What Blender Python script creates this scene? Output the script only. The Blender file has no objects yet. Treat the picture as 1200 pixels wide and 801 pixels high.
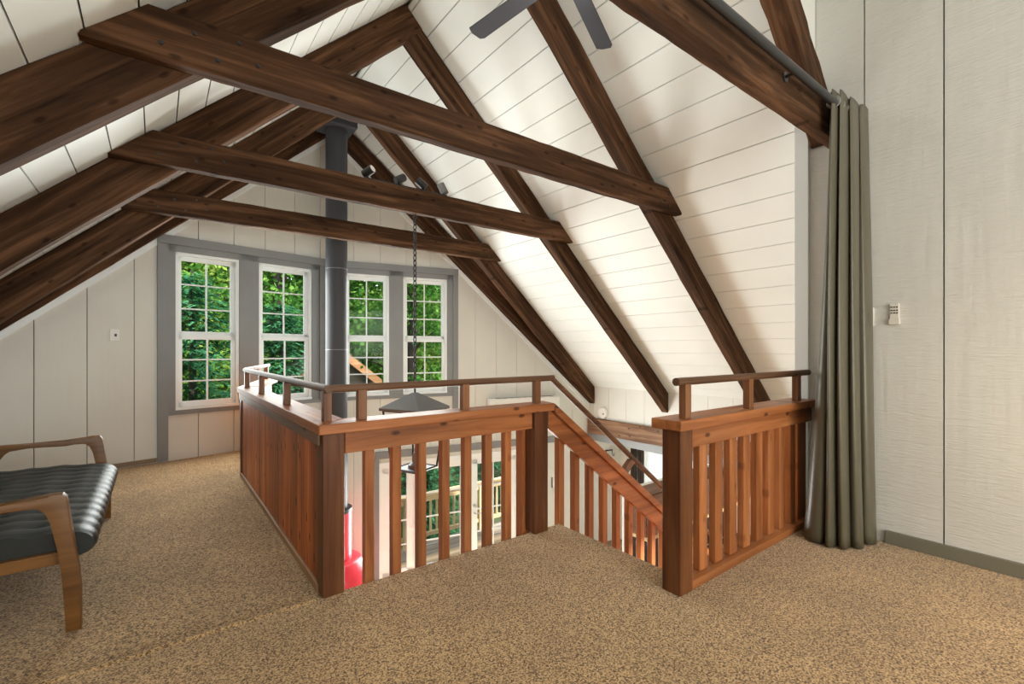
import bpy, bmesh, math, random
from mathutils import Vector, Matrix
R = math.radians
C = bpy.context.scene.collection
rng = random.Random(7)

# ------------------------------------------------------------------ plan
RX, RZ, SL = 2.15, 5.01, 0.93          # ridge x, ridge height of the boards, roof slope
KX = 6.87                              # right knee wall
KXL = 2 * RX - KX                      # left knee wall
TAN = 0.2126                           # plan slope of the two angled end walls
YA = 7.497                             # apex of the end wall
LOW = -2.55                            # lower floor level
LIFT = 0.06                            # the left slope sits a little higher on its rafters
def roof(x): return RZ - SL * abs(x - RX) + (LIFT if x < RX else 0.0)
def prow(x): return YA - TAN * abs(x - RX)

# ------------------------------------------------------------------ materials
def new_mat(name):
    m = bpy.data.materials.new(name); m.use_nodes = True
    nt = m.node_tree; nt.nodes.clear()
    out = nt.nodes.new('ShaderNodeOutputMaterial')
    b = nt.nodes.new('ShaderNodeBsdfPrincipled')
    nt.links.new(b.outputs[0], out.inputs[0])
    return m, nt, b
def N(nt, t, **kw):
    n = nt.nodes.new(t)
    for k, v in kw.items():
        if k in n.inputs: n.inputs[k].default_value = v
        else: setattr(n, k, v)
    return n
def ramp(nt, stops):
    r = nt.nodes.new('ShaderNodeValToRGB'); e = r.color_ramp.elements
    while len(e) < len(stops): e.new(0.5)
    for el, (p, c) in zip(e, stops):
        el.position = p; el.color = (*c, 1)
    return r
def plain(name, col, rough=0.5, metal=0.0, bump=0.0, bscale=40, var=0.0, vscale=3, spec=0.5):
    m, nt, b = new_mat(name)
    b.inputs['Base Color'].default_value = (*col, 1)
    b.inputs['Roughness'].default_value = rough
    b.inputs['Metallic'].default_value = metal
    b.inputs['Specular IOR Level'].default_value = spec
    tc = N(nt, 'ShaderNodeTexCoord')
    if var:
        n = N(nt, 'ShaderNodeTexNoise', Scale=vscale, Detail=4.0)
        nt.links.new(tc.outputs['Object'], n.inputs['Vector'])
        r = ramp(nt, [(0.3, tuple(c * (1 - var) for c in col)), (0.7, tuple(min(1, c * (1 + var)) for c in col))])
        nt.links.new(n.outputs['Fac'], r.inputs[0]); nt.links.new(r.outputs[0], b.inputs['Base Color'])
    if bump:
        n = N(nt, 'ShaderNodeTexNoise', Scale=bscale, Detail=5.0)
        nt.links.new(tc.outputs['Object'], n.inputs['Vector'])
        bp = N(nt, 'ShaderNodeBump', Strength=bump, Distance=0.01)
        nt.links.new(n.outputs['Fac'], bp.inputs['Height']); nt.links.new(bp.outputs[0], b.inputs['Normal'])
    return m
def wood(name, axis, dark, mid, light, rough=0.5, knots=0.0, bump=0.15, fine=16.0, board=0.0, board_axis=1, spec=0.3, flat=None):
    """grain stretched along `axis`; optional knots; optional tone change from board to board"""
    m, nt, b = new_mat(name); L = nt.links
    tc = N(nt, 'ShaderNodeTexCoord'); oi = N(nt, 'ShaderNodeObjectInfo')
    off = N(nt, 'ShaderNodeVectorMath', operation='SCALE'); off.inputs[0].default_value = (7.3, 5.1, 9.7)
    L.new(oi.outputs['Random'], off.inputs['Scale'])
    add = N(nt, 'ShaderNodeVectorMath', operation='ADD')
    L.new(tc.outputs['Object'], add.inputs[0]); L.new(off.outputs[0], add.inputs[1])
    mp = N(nt, 'ShaderNodeMapping')
    s = [fine] * 3; s[axis] = 0.9
    mp.inputs['Scale'].default_value = s
    L.new(add.outputs[0], mp.inputs['Vector'])
    n1 = N(nt, 'ShaderNodeTexNoise', Scale=1.0, Detail=6.0, Roughness=0.62, Distortion=0.5)
    L.new(mp.outputs[0], n1.inputs['Vector'])
    r = ramp(nt, [(0.28, dark), (0.5, mid), (0.74, light)])
    L.new(n1.outputs['Fac'], r.inputs[0])
    col = r.outputs[0]
    mp2 = N(nt, 'ShaderNodeMapping'); s2 = [3.0] * 3; s2[axis] = 0.8
    mp2.inputs['Scale'].default_value = s2
    L.new(add.outputs[0], mp2.inputs['Vector'])
    n2 = N(nt, 'ShaderNodeTexNoise', Scale=1.0, Detail=2.0)
    L.new(mp2.outputs[0], n2.inputs['Vector'])
    r2 = ramp(nt, [(0.3, (0.72, 0.70, 0.68)), (0.7, (1.22, 1.2, 1.18))])
    L.new(n2.outputs['Fac'], r2.inputs[0])
    mx = N(nt, 'ShaderNodeMix', data_type='RGBA', blend_type='MULTIPLY'); mx.inputs['Factor'].default_value = 1.0
    L.new(col, mx.inputs['A']); L.new(r2.outputs[0], mx.inputs['B']); col = mx.outputs['Result']
    if board:
        sp = N(nt, 'ShaderNodeSeparateXYZ'); L.new(tc.outputs['Object'], sp.inputs[0])
        dv = N(nt, 'ShaderNodeMath', operation='DIVIDE'); L.new(sp.outputs[board_axis], dv.inputs[0]); dv.inputs[1].default_value = board
        fl = N(nt, 'ShaderNodeMath', operation='FLOOR'); L.new(dv.outputs[0], fl.inputs[0])
        wn = N(nt, 'ShaderNodeTexWhiteNoise', noise_dimensions='1D'); L.new(fl.outputs[0], wn.inputs['W'])
        rb = ramp(nt, [(0.0, (0.72, 0.68, 0.62)), (1.0, (1.25, 1.28, 1.3))]); L.new(wn.outputs['Value'], rb.inputs[0])
        mb = N(nt, 'ShaderNodeMix', data_type='RGBA', blend_type='MULTIPLY'); mb.inputs['Factor'].default_value = 1.0
        L.new(col, mb.inputs['A']); L.new(rb.outputs[0], mb.inputs['B']); col = mb.outputs['Result']
    if knots:
        fl_ = 1 if flat is None else flat
        u_, v_ = [k for k in range(3) if k != fl_]
        sx = N(nt, 'ShaderNodeSeparateXYZ'); L.new(add.outputs[0], sx.inputs[0])
        cx = N(nt, 'ShaderNodeCombineXYZ'); L.new(sx.outputs[u_], cx.inputs[0]); L.new(sx.outputs[v_], cx.inputs[1])
        mk = N(nt, 'ShaderNodeMapping'); mk.inputs['Scale'].default_value = (2.6 if u_ == axis else 5.5, 2.6 if v_ == axis else 5.5, 1)
        L.new(cx.outputs[0], mk.inputs['Vector'])
        v = N(nt, 'ShaderNodeTexVoronoi', Scale=1.0, voronoi_dimensions='2D'); L.new(mk.outputs[0], v.inputs['Vector'])
        rk = ramp(nt, [(0.035, (0.12, 0.09, 0.08)), (0.06, (0.42, 0.36, 0.32)), (0.09, (1, 1, 1))])
        L.new(v.outputs['Distance'], rk.inputs[0])
        mm = N(nt, 'ShaderNodeMix', data_type='RGBA', blend_type='MULTIPLY'); mm.inputs['Factor'].default_value = knots
        L.new(col, mm.inputs['A']); L.new(rk.outputs[0], mm.inputs['B']); col = mm.outputs['Result']
    L.new(col, b.inputs['Base Color'])
    b.inputs['Roughness'].default_value = rough
    b.inputs['Specular IOR Level'].default_value = spec
    if bump:
        bp = N(nt, 'ShaderNodeBump', Strength=bump, Distance=0.01)
        L.new(n1.outputs['Fac'], bp.inputs['Height']); L.new(bp.outputs[0], b.inputs['Normal'])
    return m
def painted_boards(name, col, rough=0.6, strength=0.12, axis=2, sawn=False):
    m, nt, b = new_mat(name); L = nt.links
    tc = N(nt, 'ShaderNodeTexCoord'); mp = N(nt, 'ShaderNodeMapping')
    s = [22.0] * 3; s[axis] = 2.0
    mp.inputs['Scale'].default_value = s
    L.new(tc.outputs['Object'], mp.inputs['Vector'])
    n = N(nt, 'ShaderNodeTexNoise', Scale=1.0, Detail=5.0); L.new(mp.outputs[0], n.inputs['Vector'])
    h = n.outputs['Fac']
    if sawn:                                            # circular saw marks under the paint
        mp2 = N(nt, 'ShaderNodeMapping'); mp2.inputs['Scale'].default_value = (5, 5, 55); mp2.inputs['Rotation'].default_value = (R(14), 0, 0)
        L.new(tc.outputs['Object'], mp2.inputs['Vector'])
        n2 = N(nt, 'ShaderNodeTexNoise', Scale=1.0, Detail=3.0, Distortion=1.6); L.new(mp2.outputs[0], n2.inputs['Vector'])
        a = N(nt, 'ShaderNodeMath', operation='MULTIPLY_ADD'); L.new(n2.outputs['Fac'], a.inputs[0]); a.inputs[1].default_value = 1.5; L.new(h, a.inputs[2]); h = a.outputs[0]
    bp = N(nt, 'ShaderNodeBump', Strength=strength, Distance=0.012)
    L.new(h, bp.inputs['Height']); L.new(bp.outputs[0], b.inputs['Normal'])
    nv = N(nt, 'ShaderNodeTexNoise', Scale=1.3, Detail=3.0); L.new(tc.outputs['Object'], nv.inputs['Vector'])
    r = ramp(nt, [(0.3, tuple(c * 0.95 for c in col)), (0.7, tuple(c * 1.03 for c in col))])
    L.new(nv.outputs['Fac'], r.inputs[0]); L.new(r.outputs[0], b.inputs['Base Color'])
    b.inputs['Roughness'].default_value = rough
    return m
def carpet_mat():
    m, nt, b = new_mat('carpet_pile'); L = nt.links
    tc = N(nt, 'ShaderNodeTexCoord')
    n = N(nt, 'ShaderNodeTexNoise', Scale=120.0, Detail=2.0, Roughness=0.6); L.new(tc.outputs['Object'], n.inputs['Vector'])
    vo = N(nt, 'ShaderNodeTexVoronoi', Scale=150.0); L.new(tc.outputs['Object'], vo.inputs['Vector'])
    se = N(nt, 'ShaderNodeSeparateColor'); L.new(vo.outputs['Color'], se.inputs[0])
    ad = N(nt, 'ShaderNodeMath', operation='MULTIPLY_ADD'); L.new(se.outputs[0], ad.inputs[0]); ad.inputs[1].default_value = 0.34; L.new(n.outputs['Fac'], ad.inputs[2])
    r = ramp(nt, [(0.47, (0.080, 0.038, 0.012)), (0.62, (0.30, 0.172, 0.070)), (0.80, (0.62, 0.41, 0.20))])
    L.new(ad.outputs[0], r.inputs[0])
    n2 = N(nt, 'ShaderNodeTexNoise', Scale=1.6, Detail=3.0); L.new(tc.outputs['Object'], n2.inputs['Vector'])
    r2 = ramp(nt, [(0.35, (0.88, 0.87, 0.86)), (0.65, (1.1, 1.1, 1.1))]); L.new(n2.outputs['Fac'], r2.inputs[0])
    mx = N(nt, 'ShaderNodeMix', data_type='RGBA', blend_type='MULTIPLY'); mx.inputs['Factor'].default_value = 1.0
    L.new(r.outputs[0], mx.inputs['A']); L.new(r2.outputs[0], mx.inputs['B']); L.new(mx.outputs['Result'], b.inputs['Base Color'])
    b.inputs['Roughness'].default_value = 0.95; b.inputs['Specular IOR Level'].default_value = 0.15
    b.inputs['Sheen Weight'].default_value = 0.25
    bp = N(nt, 'ShaderNodeBump', Strength=0.6, Distance=0.010); L.new(ad.outputs[0], bp.inputs['Height']); L.new(bp.outputs[0], b.inputs['Normal'])
    return m
def glass_mat():
    m = bpy.data.materials.new('window_glass'); m.use_nodes = True; nt = m.node_tree; nt.nodes.clear()
    out = nt.nodes.new('ShaderNodeOutputMaterial'); mix = nt.nodes.new('ShaderNodeMixShader')
    t = nt.nodes.new('ShaderNodeBsdfTransparent'); t.inputs[0].default_value = (0.96, 0.97, 0.965, 1)
    g = nt.nodes.new('ShaderNodeBsdfGlossy'); g.inputs['Roughness'].default_value = 0.02
    fr = nt.nodes.new('ShaderNodeFresnel'); fr.inputs[0].default_value = 1.14
    nt.links.new(fr.outputs[0], mix.inputs[0]); nt.links.new(t.outputs[0], mix.inputs[1]); nt.links.new(g.outputs[0], mix.inputs[2])
    nt.links.new(mix.outputs[0], out.inputs[0]); return m
def leaf_mat(name, dark, mid, light, scale):
    m = bpy.data.materials.new(name); m.use_nodes = True; nt = m.node_tree; nt.nodes.clear(); L = nt.links
    out = nt.nodes.new('ShaderNodeOutputMaterial'); mix = nt.nodes.new('ShaderNodeMixShader'); mix.inputs[0].default_value = 0.45
    d = nt.nodes.new('ShaderNodeBsdfDiffuse'); t = nt.nodes.new('ShaderNodeBsdfTranslucent')
    tc = N(nt, 'ShaderNodeTexCoord'); n = N(nt, 'ShaderNodeTexNoise', Scale=scale, Detail=5.0, Roughness=0.75)
    L.new(tc.outputs['Object'], n.inputs['Vector'])
    r = ramp(nt, [(0.33, dark), (0.5, mid), (0.66, light)]); L.new(n.outputs['Fac'], r.inputs[0])
    L.new(r.outputs[0], d.inputs[0]); L.new(r.outputs[0], t.inputs[0])
    L.new(d.outputs[0], mix.inputs[1]); L.new(t.outputs[0], mix.inputs[2]); L.new(mix.outputs[0], out.inputs[0]); return m
def emit_mat(name, col, strength):
    m, nt, b = new_mat(name)
    b.inputs['Base Color'].default_value = (*col, 1); b.inputs['Emission Color'].default_value = (*col, 1); b.inputs['Emission Strength'].default_value = strength
    return m

M = {}
M['beam'] = wood('dark_stained_beam', 0, (0.016, 0.008, 0.004), (0.062, 0.030, 0.0145), (0.165, 0.083, 0.042), rough=0.75, knots=0.6, bump=0.5, fine=15, spec=0.10)
M['rough_beam'] = wood('rough_sawn_beam', 1, (0.10, 0.045, 0.022), (0.26, 0.14, 0.08), (0.42, 0.27, 0.18), rough=0.7, knots=0.8, bump=0.4, fine=13)
cedar = ((0.17, 0.052, 0.015), (0.335, 0.118, 0.038), (0.47, 0.195, 0.075))
M['cedar_x'] = wood('cedar_along', 0, *cedar, rough=0.42, knots=0.85, flat=1)
M['cedar_y'] = wood('cedar_across', 1, *cedar, rough=0.5, knots=0.85, flat=2)
M['cedar_z'] = wood('cedar_upright', 2, *cedar, rough=0.42, knots=0.4, flat=1)
M['panel'] = wood('cedar_panel_boards', 2, (0.27, 0.062, 0.011), (0.46, 0.125, 0.027), (0.60, 0.190, 0.050), rough=0.45, knots=0.95, flat=0, board=0.0955, board_axis=1)
M['post'] = wood('dark_stained_post', 2, (0.055, 0.016, 0.005), (0.12, 0.042, 0.014), (0.20, 0.078, 0.028), rough=0.42, knots=0.3)
M['block'] = wood('brown_rail_block', 2, (0.10, 0.038, 0.014), (0.19, 0.08, 0.032), (0.27, 0.125, 0.055), rough=0.4)
M['rail_x'] = wood('brown_handrail_along', 0, (0.06, 0.026, 0.012), (0.13, 0.065, 0.034), (0.20, 0.11, 0.06), rough=0.5, spec=0.25)
M['rail_y'] = wood('brown_handrail_across', 1, (0.06, 0.026, 0.012), (0.13, 0.065, 0.034), (0.20, 0.11, 0.06), rough=0.5, spec=0.25)
M['fascia'] = wood('weathered_fascia', 1, (0.10, 0.055, 0.03), (0.24, 0.14, 0.085), (0.36, 0.23, 0.15), rough=0.5, knots=0.9, flat=0)
M['walnut'] = wood('sofa_frame_wood', 0, (0.10, 0.044, 0.012), (0.17, 0.076, 0.021), (0.24, 0.112, 0.034), rough=0.38, bump=0.05)
M['cabinet'] = wood('dark_cabinet_wood', 0, (0.07, 0.025, 0.010), (0.14, 0.055, 0.022), (0.22, 0.09, 0.04), rough=0.4)
M['pine'] = wood('pale_deck_pine', 0, (0.42, 0.31, 0.16), (0.58, 0.45, 0.26), (0.70, 0.58, 0.38), rough=0.7)
M['pine_z'] = wood('pale_deck_pine_upright', 2, (0.42, 0.31, 0.16), (0.58, 0.45, 0.26), (0.70, 0.58, 0.38), rough=0.7)
M['decking'] = wood('weathered_decking', 0, (0.12, 0.10, 0.08), (0.22, 0.19, 0.16), (0.32, 0.28, 0.24), rough=0.8, board=0.14, board_axis=1)
M['plank_floor'] = wood('plank_floor', 0, (0.30, 0.20, 0.12), (0.42, 0.31, 0.20), (0.52, 0.40, 0.28), rough=0.4, board=0.12, board_axis=1)
M['white_wall'] = painted_boards('white_wall_boards', (0.72, 0.715, 0.665), strength=0.10)
M['sawn_wall'] = painted_boards('rough_white_boards', (0.63, 0.62, 0.585), strength=0.40, sawn=True)
M['white_roof'] = painted_boards('white_ceiling_boards', (0.76, 0.785, 0.76), rough=0.5, strength=0.06, axis=1)
M['gap'] = plain('dark_board_gap', (0.035, 0.03, 0.024), 0.9)
M['roof_gap'] = plain('grey_board_gap', (0.06, 0.058, 0.05), 0.9)
M['white_trim'] = plain('white_trim', (0.86, 0.91, 0.92), 0.4)
M['white_plastic'] = plain('white_plastic', (0.80, 0.79, 0.76), 0.35)
M['cream_plastic'] = plain('cream_plastic', (0.66, 0.63, 0.56), 0.4)
M['grey_plastic'] = plain('grey_plastic', (0.30, 0.29, 0.27), 0.5)
M['grey_trim'] = plain('grey_window_trim', (0.235, 0.245, 0.25), 0.5, bump=0.05, bscale=60, var=0.05)
M['olive_trim'] = plain('grey_green_baseboard', (0.165, 0.155, 0.115), 0.5, var=0.06)
M['brown_trim'] = plain('tan_baseboard', (0.24, 0.17, 0.11), 0.6, var=0.1)
M['pale_trim'] = wood('pale_floor_trim', 1, (0.28, 0.15, 0.07), (0.42, 0.25, 0.13), (0.52, 0.34, 0.19), rough=0.5)
M['pipe'] = plain('charcoal_stove_pipe', (0.052, 0.054, 0.062), 0.5, spec=0.3, metal=0.0, var=0.05)
M['black_metal'] = plain('black_metal', (0.014, 0.014, 0.015), 0.4, metal=0.0)
M['grey_metal'] = plain('grey_metal', (0.15, 0.15, 0.15), 0.5, metal=0.3, var=0.08)
M['seam'] = plain('pipe_seam', (0.20, 0.20, 0.21), 0.4, metal=0.5)
M['red'] = plain('red_enamel', (0.72, 0.028, 0.055), 0.32)
M['fan'] = plain('dark_grey_fan', (0.042, 0.042, 0.050), 0.6, spec=0.25, bump=0.04, bscale=80)
M['leather'] = plain('black_leather', (0.022, 0.025, 0.023), 0.40, spec=0.35, bump=0.12, bscale=160)
M['curtain'] = plain('grey_curtain_fabric', (0.100, 0.090, 0.060), 0.36, bump=0.05, bscale=400)
M['grommet'] = plain('steel', (0.55, 0.55, 0.55), 0.3, metal=1.0)
M['rod'] = plain('black_curtain_rod', (0.028, 0.028, 0.03), 0.32)
M['glass'] = glass_mat()
M['carpet'] = carpet_mat()
M['bulb'] = emit_mat('lit_bulb', (1.0, 0.86, 0.66), 3.0)
M['bark'] = plain('tree_bark', (0.035, 0.027, 0.02), 0.9, bump=0.5, bscale=12, var=0.3)
M['soil'] = plain('forest_floor', (0.045, 0.06, 0.02), 0.95, bump=0.4, bscale=4, var=0.5, vscale=1.5)
M['leaf_dark'] = leaf_mat('conifer_needles', (0.012, 0.050, 0.020), (0.040, 0.160, 0.072), (0.13, 0.34, 0.16), 1.3)
M['leaf_mid'] = leaf_mat('maple_leaves', (0.016, 0.055, 0.013), (0.065, 0.20, 0.035), (0.26, 0.46, 0.09), 1.1)
M['leaf_bright'] = leaf_mat('sunlit_leaves', (0.035, 0.09, 0.016), (0.18, 0.36, 0.055), (0.60, 0.72, 0.18), 0.9)  # bright backlit look of the foliage is put into this leaf colour
M['shingle'] = plain('grey_shingle', (0.07, 0.065, 0.06), 0.9, bump=0.3, bscale=20)
M['shed_wood'] = wood('shed_fascia', 0, (0.16, 0.075, 0.03), (0.28, 0.14, 0.06), (0.36, 0.2, 0.1), rough=0.7)
def glare_sheet_mat():
    m = bpy.data.materials.new('white_glare_sheet'); m.use_nodes = True; nt = m.node_tree; nt.nodes.clear()
    out = nt.nodes.new('ShaderNodeOutputMaterial'); mix = nt.nodes.new('ShaderNodeMixShader'); mix.inputs[0].default_value = 0.7
    d = nt.nodes.new('ShaderNodeBsdfDiffuse'); t = nt.nodes.new('ShaderNodeBsdfTranslucent')
    for q in (d, t): q.inputs[0].default_value = (0.92, 0.93, 0.93, 1)
    nt.links.new(d.outputs[0], mix.inputs[1]); nt.links.new(t.outputs[0], mix.inputs[2]); nt.links.new(mix.outputs[0], out.inputs[0]); return m
M['glare_sheet'] = glare_sheet_mat()
M['dark_fabric'] = plain('dark_curtain', (0.035, 0.022, 0.016), 0.8)

# ------------------------------------------------------------------ mesh helpers
def obj(name, bm, mats, parent=None):
    """link bm (world coordinates) as one mesh object; origin at the parent's base or at the bottom centre of the mesh"""
    bmesh.ops.recalc_face_normals(bm, faces=bm.faces)
    me = bpy.data.meshes.new(name); bm.to_mesh(me); bm.free()
    mats = mats if isinstance(mats, (list, tuple)) else [mats]
    for m in mats: me.materials.append(m)
    o = bpy.data.objects.new(name, me); C.objects.link(o)
    if parent is not None:
        off = Vector((0, 0, 0)); p = parent
        while p is not None: off += p.location; p = p.parent
        me.transform(Matrix.Translation(-off)); o.parent = parent
    return o
def smooth(o, ang=40):
    for p in o.data.polygons: p.use_smooth = True
    try: o.data.set_sharp_from_angle(angle=R(ang))
    except Exception: pass
    return o
def tag(o, label, cat, group=None):
    o['label'] = label; o['category'] = cat
    if group: o['group'] = group
    return o
def thing(name, label, cat, loc, group=None):
    o = bpy.data.objects.new(name, None); o.empty_display_size = 0.1; C.objects.link(o); o.location = loc
    return tag(o, label, cat, group)
def struct(name, bm, mats, parent=None):
    o = obj(name, bm, mats, parent)
    if parent is None: o['kind'] = 'structure'
    return o
def bx(bm, x0, x1, y0, y1, z0, z1, bevel=0.0, mi=0):
    v = [bm.verts.new(p) for p in ((x0,y0,z0),(x1,y0,z0),(x1,y1,z0),(x0,y1,z0),(x0,y0,z1),(x1,y0,z1),(x1,y1,z1),(x0,y1,z1))]
    fs = [bm.faces.new([v[i] for i in q]) for q in ((3,2,1,0),(4,5,6,7),(0,1,5,4),(1,2,6,5),(2,3,7,6),(3,0,4,7))]
    for f in fs: f.material_index = mi
    if bevel:
        es = list({e for f in fs for e in f.edges})
        bmesh.ops.bevel(bm, geom=es, offset=bevel, segments=2, profile=0.5, affect='EDGES')
    return fs
def box(name, x0, x1, y0, y1, z0, z1, m, parent=None, bevel=0.004):
    bm = bmesh.new(); bx(bm, x0, x1, y0, y1, z0, z1, bevel); return obj(name, bm, m, parent)
def prism(bm, poly, vec, mi=0, bevel=0.0):
    """polygon (3D points) extruded by vec"""
    vec = Vector(vec); a = [bm.verts.new(p) for p in poly]; b = [bm.verts.new(Vector(p) + vec) for p in poly]; n = len(a)
    fs = [bm.faces.new(a), bm.faces.new(b[::-1])] + [bm.faces.new((a[i], b[i], b[(i+1) % n], a[(i+1) % n])) for i in range(n)]
    for f in fs: f.material_index = mi
    if bevel:
        es = [e for e in {e for f in fs for e in f.edges}]
        bmesh.ops.bevel(bm, geom=es, offset=bevel, segments=2, profile=0.5, affect='EDGES')
    return fs
def tube(bm, pts, r, seg=14, cap=True, mi=0):
    pts = [Vector(p) for p in pts]; rings = []
    rr = r if isinstance(r, (list, tuple)) else [r] * len(pts)
    for i, p in enumerate(pts):
        d = (pts[min(i+1, len(pts)-1)] - pts[max(i-1, 0)]).normalized()
        q = d.to_track_quat('Z', 'Y')
        if abs(d.z) > 0.99: q = Vector((0, 0, 1 if d.z > 0 else -1)).to_track_quat('Z', 'Y')
        rings.append([bm.verts.new(p + q @ Vector((rr[i] * math.cos(2*math.pi*k/seg), rr[i] * math.sin(2*math.pi*k/seg), 0))) for k in range(seg)])
    for a, b in zip(rings, rings[1:]):
        for k in range(seg):
            bm.faces.new((a[k], a[(k+1) % seg], b[(k+1) % seg], b[k])).material_index = mi
    if cap:
        bm.faces.new(rings[0][::-1]).material_index = mi; bm.faces.new(rings[-1]).material_index = mi
def lathe(bm, cx, cy, prof, seg=32, mi=0):
    rings = [[bm.verts.new((cx + r*math.cos(2*math.pi*k/seg), cy + r*math.sin(2*math.pi*k/seg), z)) for k in range(seg)] for r, z in prof]
    for a, b in zip(rings, rings[1:]):
        for k in range(seg): bm.faces.new((a[k], a[(k+1) % seg], b[(k+1) % seg], b[k])).material_index = mi
    bm.faces.new(rings[0][::-1]).material_index = mi; bm.faces.new(rings[-1]).material_index = mi
def oriented(bm, M4, x0, x1, y0, y1, z0, z1, bevel=0.0):
    t = bmesh.new(); bx(t, x0, x1, y0, y1, z0, z1, bevel); t.transform(M4)
    me = bpy.data.meshes.new('t'); t.to_mesh(me); t.free(); bm.from_mesh(me); bpy.data.meshes.remove(me)

def timber(bm, L, w, h, s0=lambda z: 0.0, s1=None, seed=0, rough=0.004, seg=26):
    """long squared timber along local x, slightly wavy arrises; s0/s1 give the end cut as a function of local z"""
    r = random.Random(seed); c = 0.012
    sec = [(c,0),(w-c,0),(w,c),(w,h-c),(w-c,h),(c,h),(0,h-c),(0,c)]
    rings = []
    for i in range(seg + 1):
        f = i / seg; ring = []
        for (y, z) in sec:
            a = s0(z); b = s1(z) if s1 else L
            ring.append(bm.verts.new((a + (b - a) * f, y + r.uniform(-rough, rough), z + r.uniform(-rough, rough))))
        rings.append(ring)
    n = len(sec)
    for a, b in zip(rings, rings[1:]):
        for k in range(n): bm.faces.new((a[k], a[(k+1) % n], b[(k+1) % n], b[k]))
    bm.faces.new(rings[0][::-1]); bm.faces.new(rings[-1])
def place(o, origin, ex, ey, ez):
    m = Matrix((( *[ex[0], ey[0], ez[0], origin[0]],), (ex[1], ey[1], ez[1], origin[1]), (ex[2], ey[2], ez[2], origin[2]), (0, 0, 0, 1)))
    o.matrix_world = m

def board_wall(p0, p1, zlo, ztop, seams, holes=(), out=(0, 1), thick=0.03, gap=0.007, mats=None, name='wall', zcap=0.04):
    """upright boards between plan points p0 and p1 (their room face on that line), dark backing behind the gaps"""
    p0 = Vector(p0); p1 = Vector(p1); d = (p1 - p0); T = d.length; d /= T; o = Vector(out).normalized()
    bm = bmesh.new()
    def span(ta, tb, off0, off1, mi):
        cuts = sorted({ta, tb, *[t for h in holes for t in h[:2] if ta < t < tb]})
        for a, b in zip(cuts, cuts[1:]):
            mid = (a + b) / 2; iv = [(zlo, None)]
            for (h0, h1, z0, z1) in sorted(holes, key=lambda h: h[2]):
                if h0 - 1e-6 <= mid <= h1 + 1e-6:
                    lo, hi = iv.pop(); iv.append((lo, z0)); iv.append((z1, None))
            for lo, hi in iv:
                A, B = p0 + d * a, p0 + d * b
                za = hi if hi is not None else ztop(A.x, A.y); zb = hi if hi is not None else ztop(B.x, B.y)
                if max(za, zb) - lo < 0.01: continue
                za, zb = max(za, lo + 0.001), max(zb, lo + 0.001)
                A0, B0 = A + o * off0, B + o * off0
                prism(bm, [(A0.x, A0.y, lo), (B0.x, B0.y, lo), (B0.x, B0.y, zb), (A0.x, A0.y, za)], (o.x * (off1 - off0), o.y * (off1 - off0), 0), mi)
    s = sorted([0.0, T] + [t for t in seams if 0.02 < t < T - 0.02])
    for a, b in zip(s, s[1:]): span(a + (gap / 2 if a > 0 else 0), b - (gap / 2 if b < T else 0), 0.0, thick, 0)
    span(0.0, T, thick, thick + 0.09, 1)
    return struct(name, bm, mats)

# ------------------------------------------------------------------ camera
cam = bpy.data.cameras.new('camera'); co = bpy.data.objects.new('camera', cam); C.objects.link(co)
co.location = (0, 0, 1.35); co.rotation_euler = (R(90), 0, R(-37.3))
cam.sensor_width = 36.0; cam.lens = 548.0 / 1200 * 36; cam.shift_y = 8.5 / 1200; cam.clip_start = 0.05; cam.clip_end = 200
bpy.context.scene.camera = co

# ------------------------------------------------------------------ floors
YB = -4.0
bm = bmesh.new()                                     # upper floor: the near carpet, up to the stairwell
bx(bm, KXL, 2.48, YB, 2.66, -0.30, 0.0); bx(bm, 2.48, 4.2, YB, 1.56, -0.30, 0.0)
bmesh.ops.remove_doubles(bm, verts=bm.verts, dist=0.0001)
floor = struct('floor', bm, M['carpet'])
bm = bmesh.new()                                     # carpet of the strip beside the panelled railing, seam at the corner post
prism(bm, [(KXL, 2.668, -0.012), (0.80, 2.668, -0.012), (0.80, 5.72, -0.012), (1.28, prow(1.28) + .02, -0.012), (KXL, prow(KXL) + .02, -0.012)], (0, 0, -0.288))
struct('floor_beside_railing', bm, M['carpet'])
bm = bmesh.new(); n = 60                             # raised carpet seam
r2 = random.Random(3)
prev = None
for i in range(n + 1):
    x = KXL + (0.70 - KXL) * i / n; j = r2.uniform(-0.006, 0.006); hgt = 0.007 + r2.uniform(-0.002, 0.002)
    ring = [bm.verts.new((x, 2.625 + j, -0.002)), bm.verts.new((x, 2.645 + j, hgt)), bm.verts.new((x, 2.665 + j, hgt * .9)), bm.verts.new((x, 2.675 + j, -0.02))]
    if prev:
        for k in range(3): bm.faces.new((prev[k], prev[k+1], ring[k+1], ring[k]))
    prev = ring
struct('trim_1', bm, M['carpet'])
bm = bmesh.new(); bx(bm, KXL - .3, 9.4, -2.0, 8.0, LOW - 0.12, LOW); struct('floor_lower', bm, M['plank_floor'])

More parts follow.
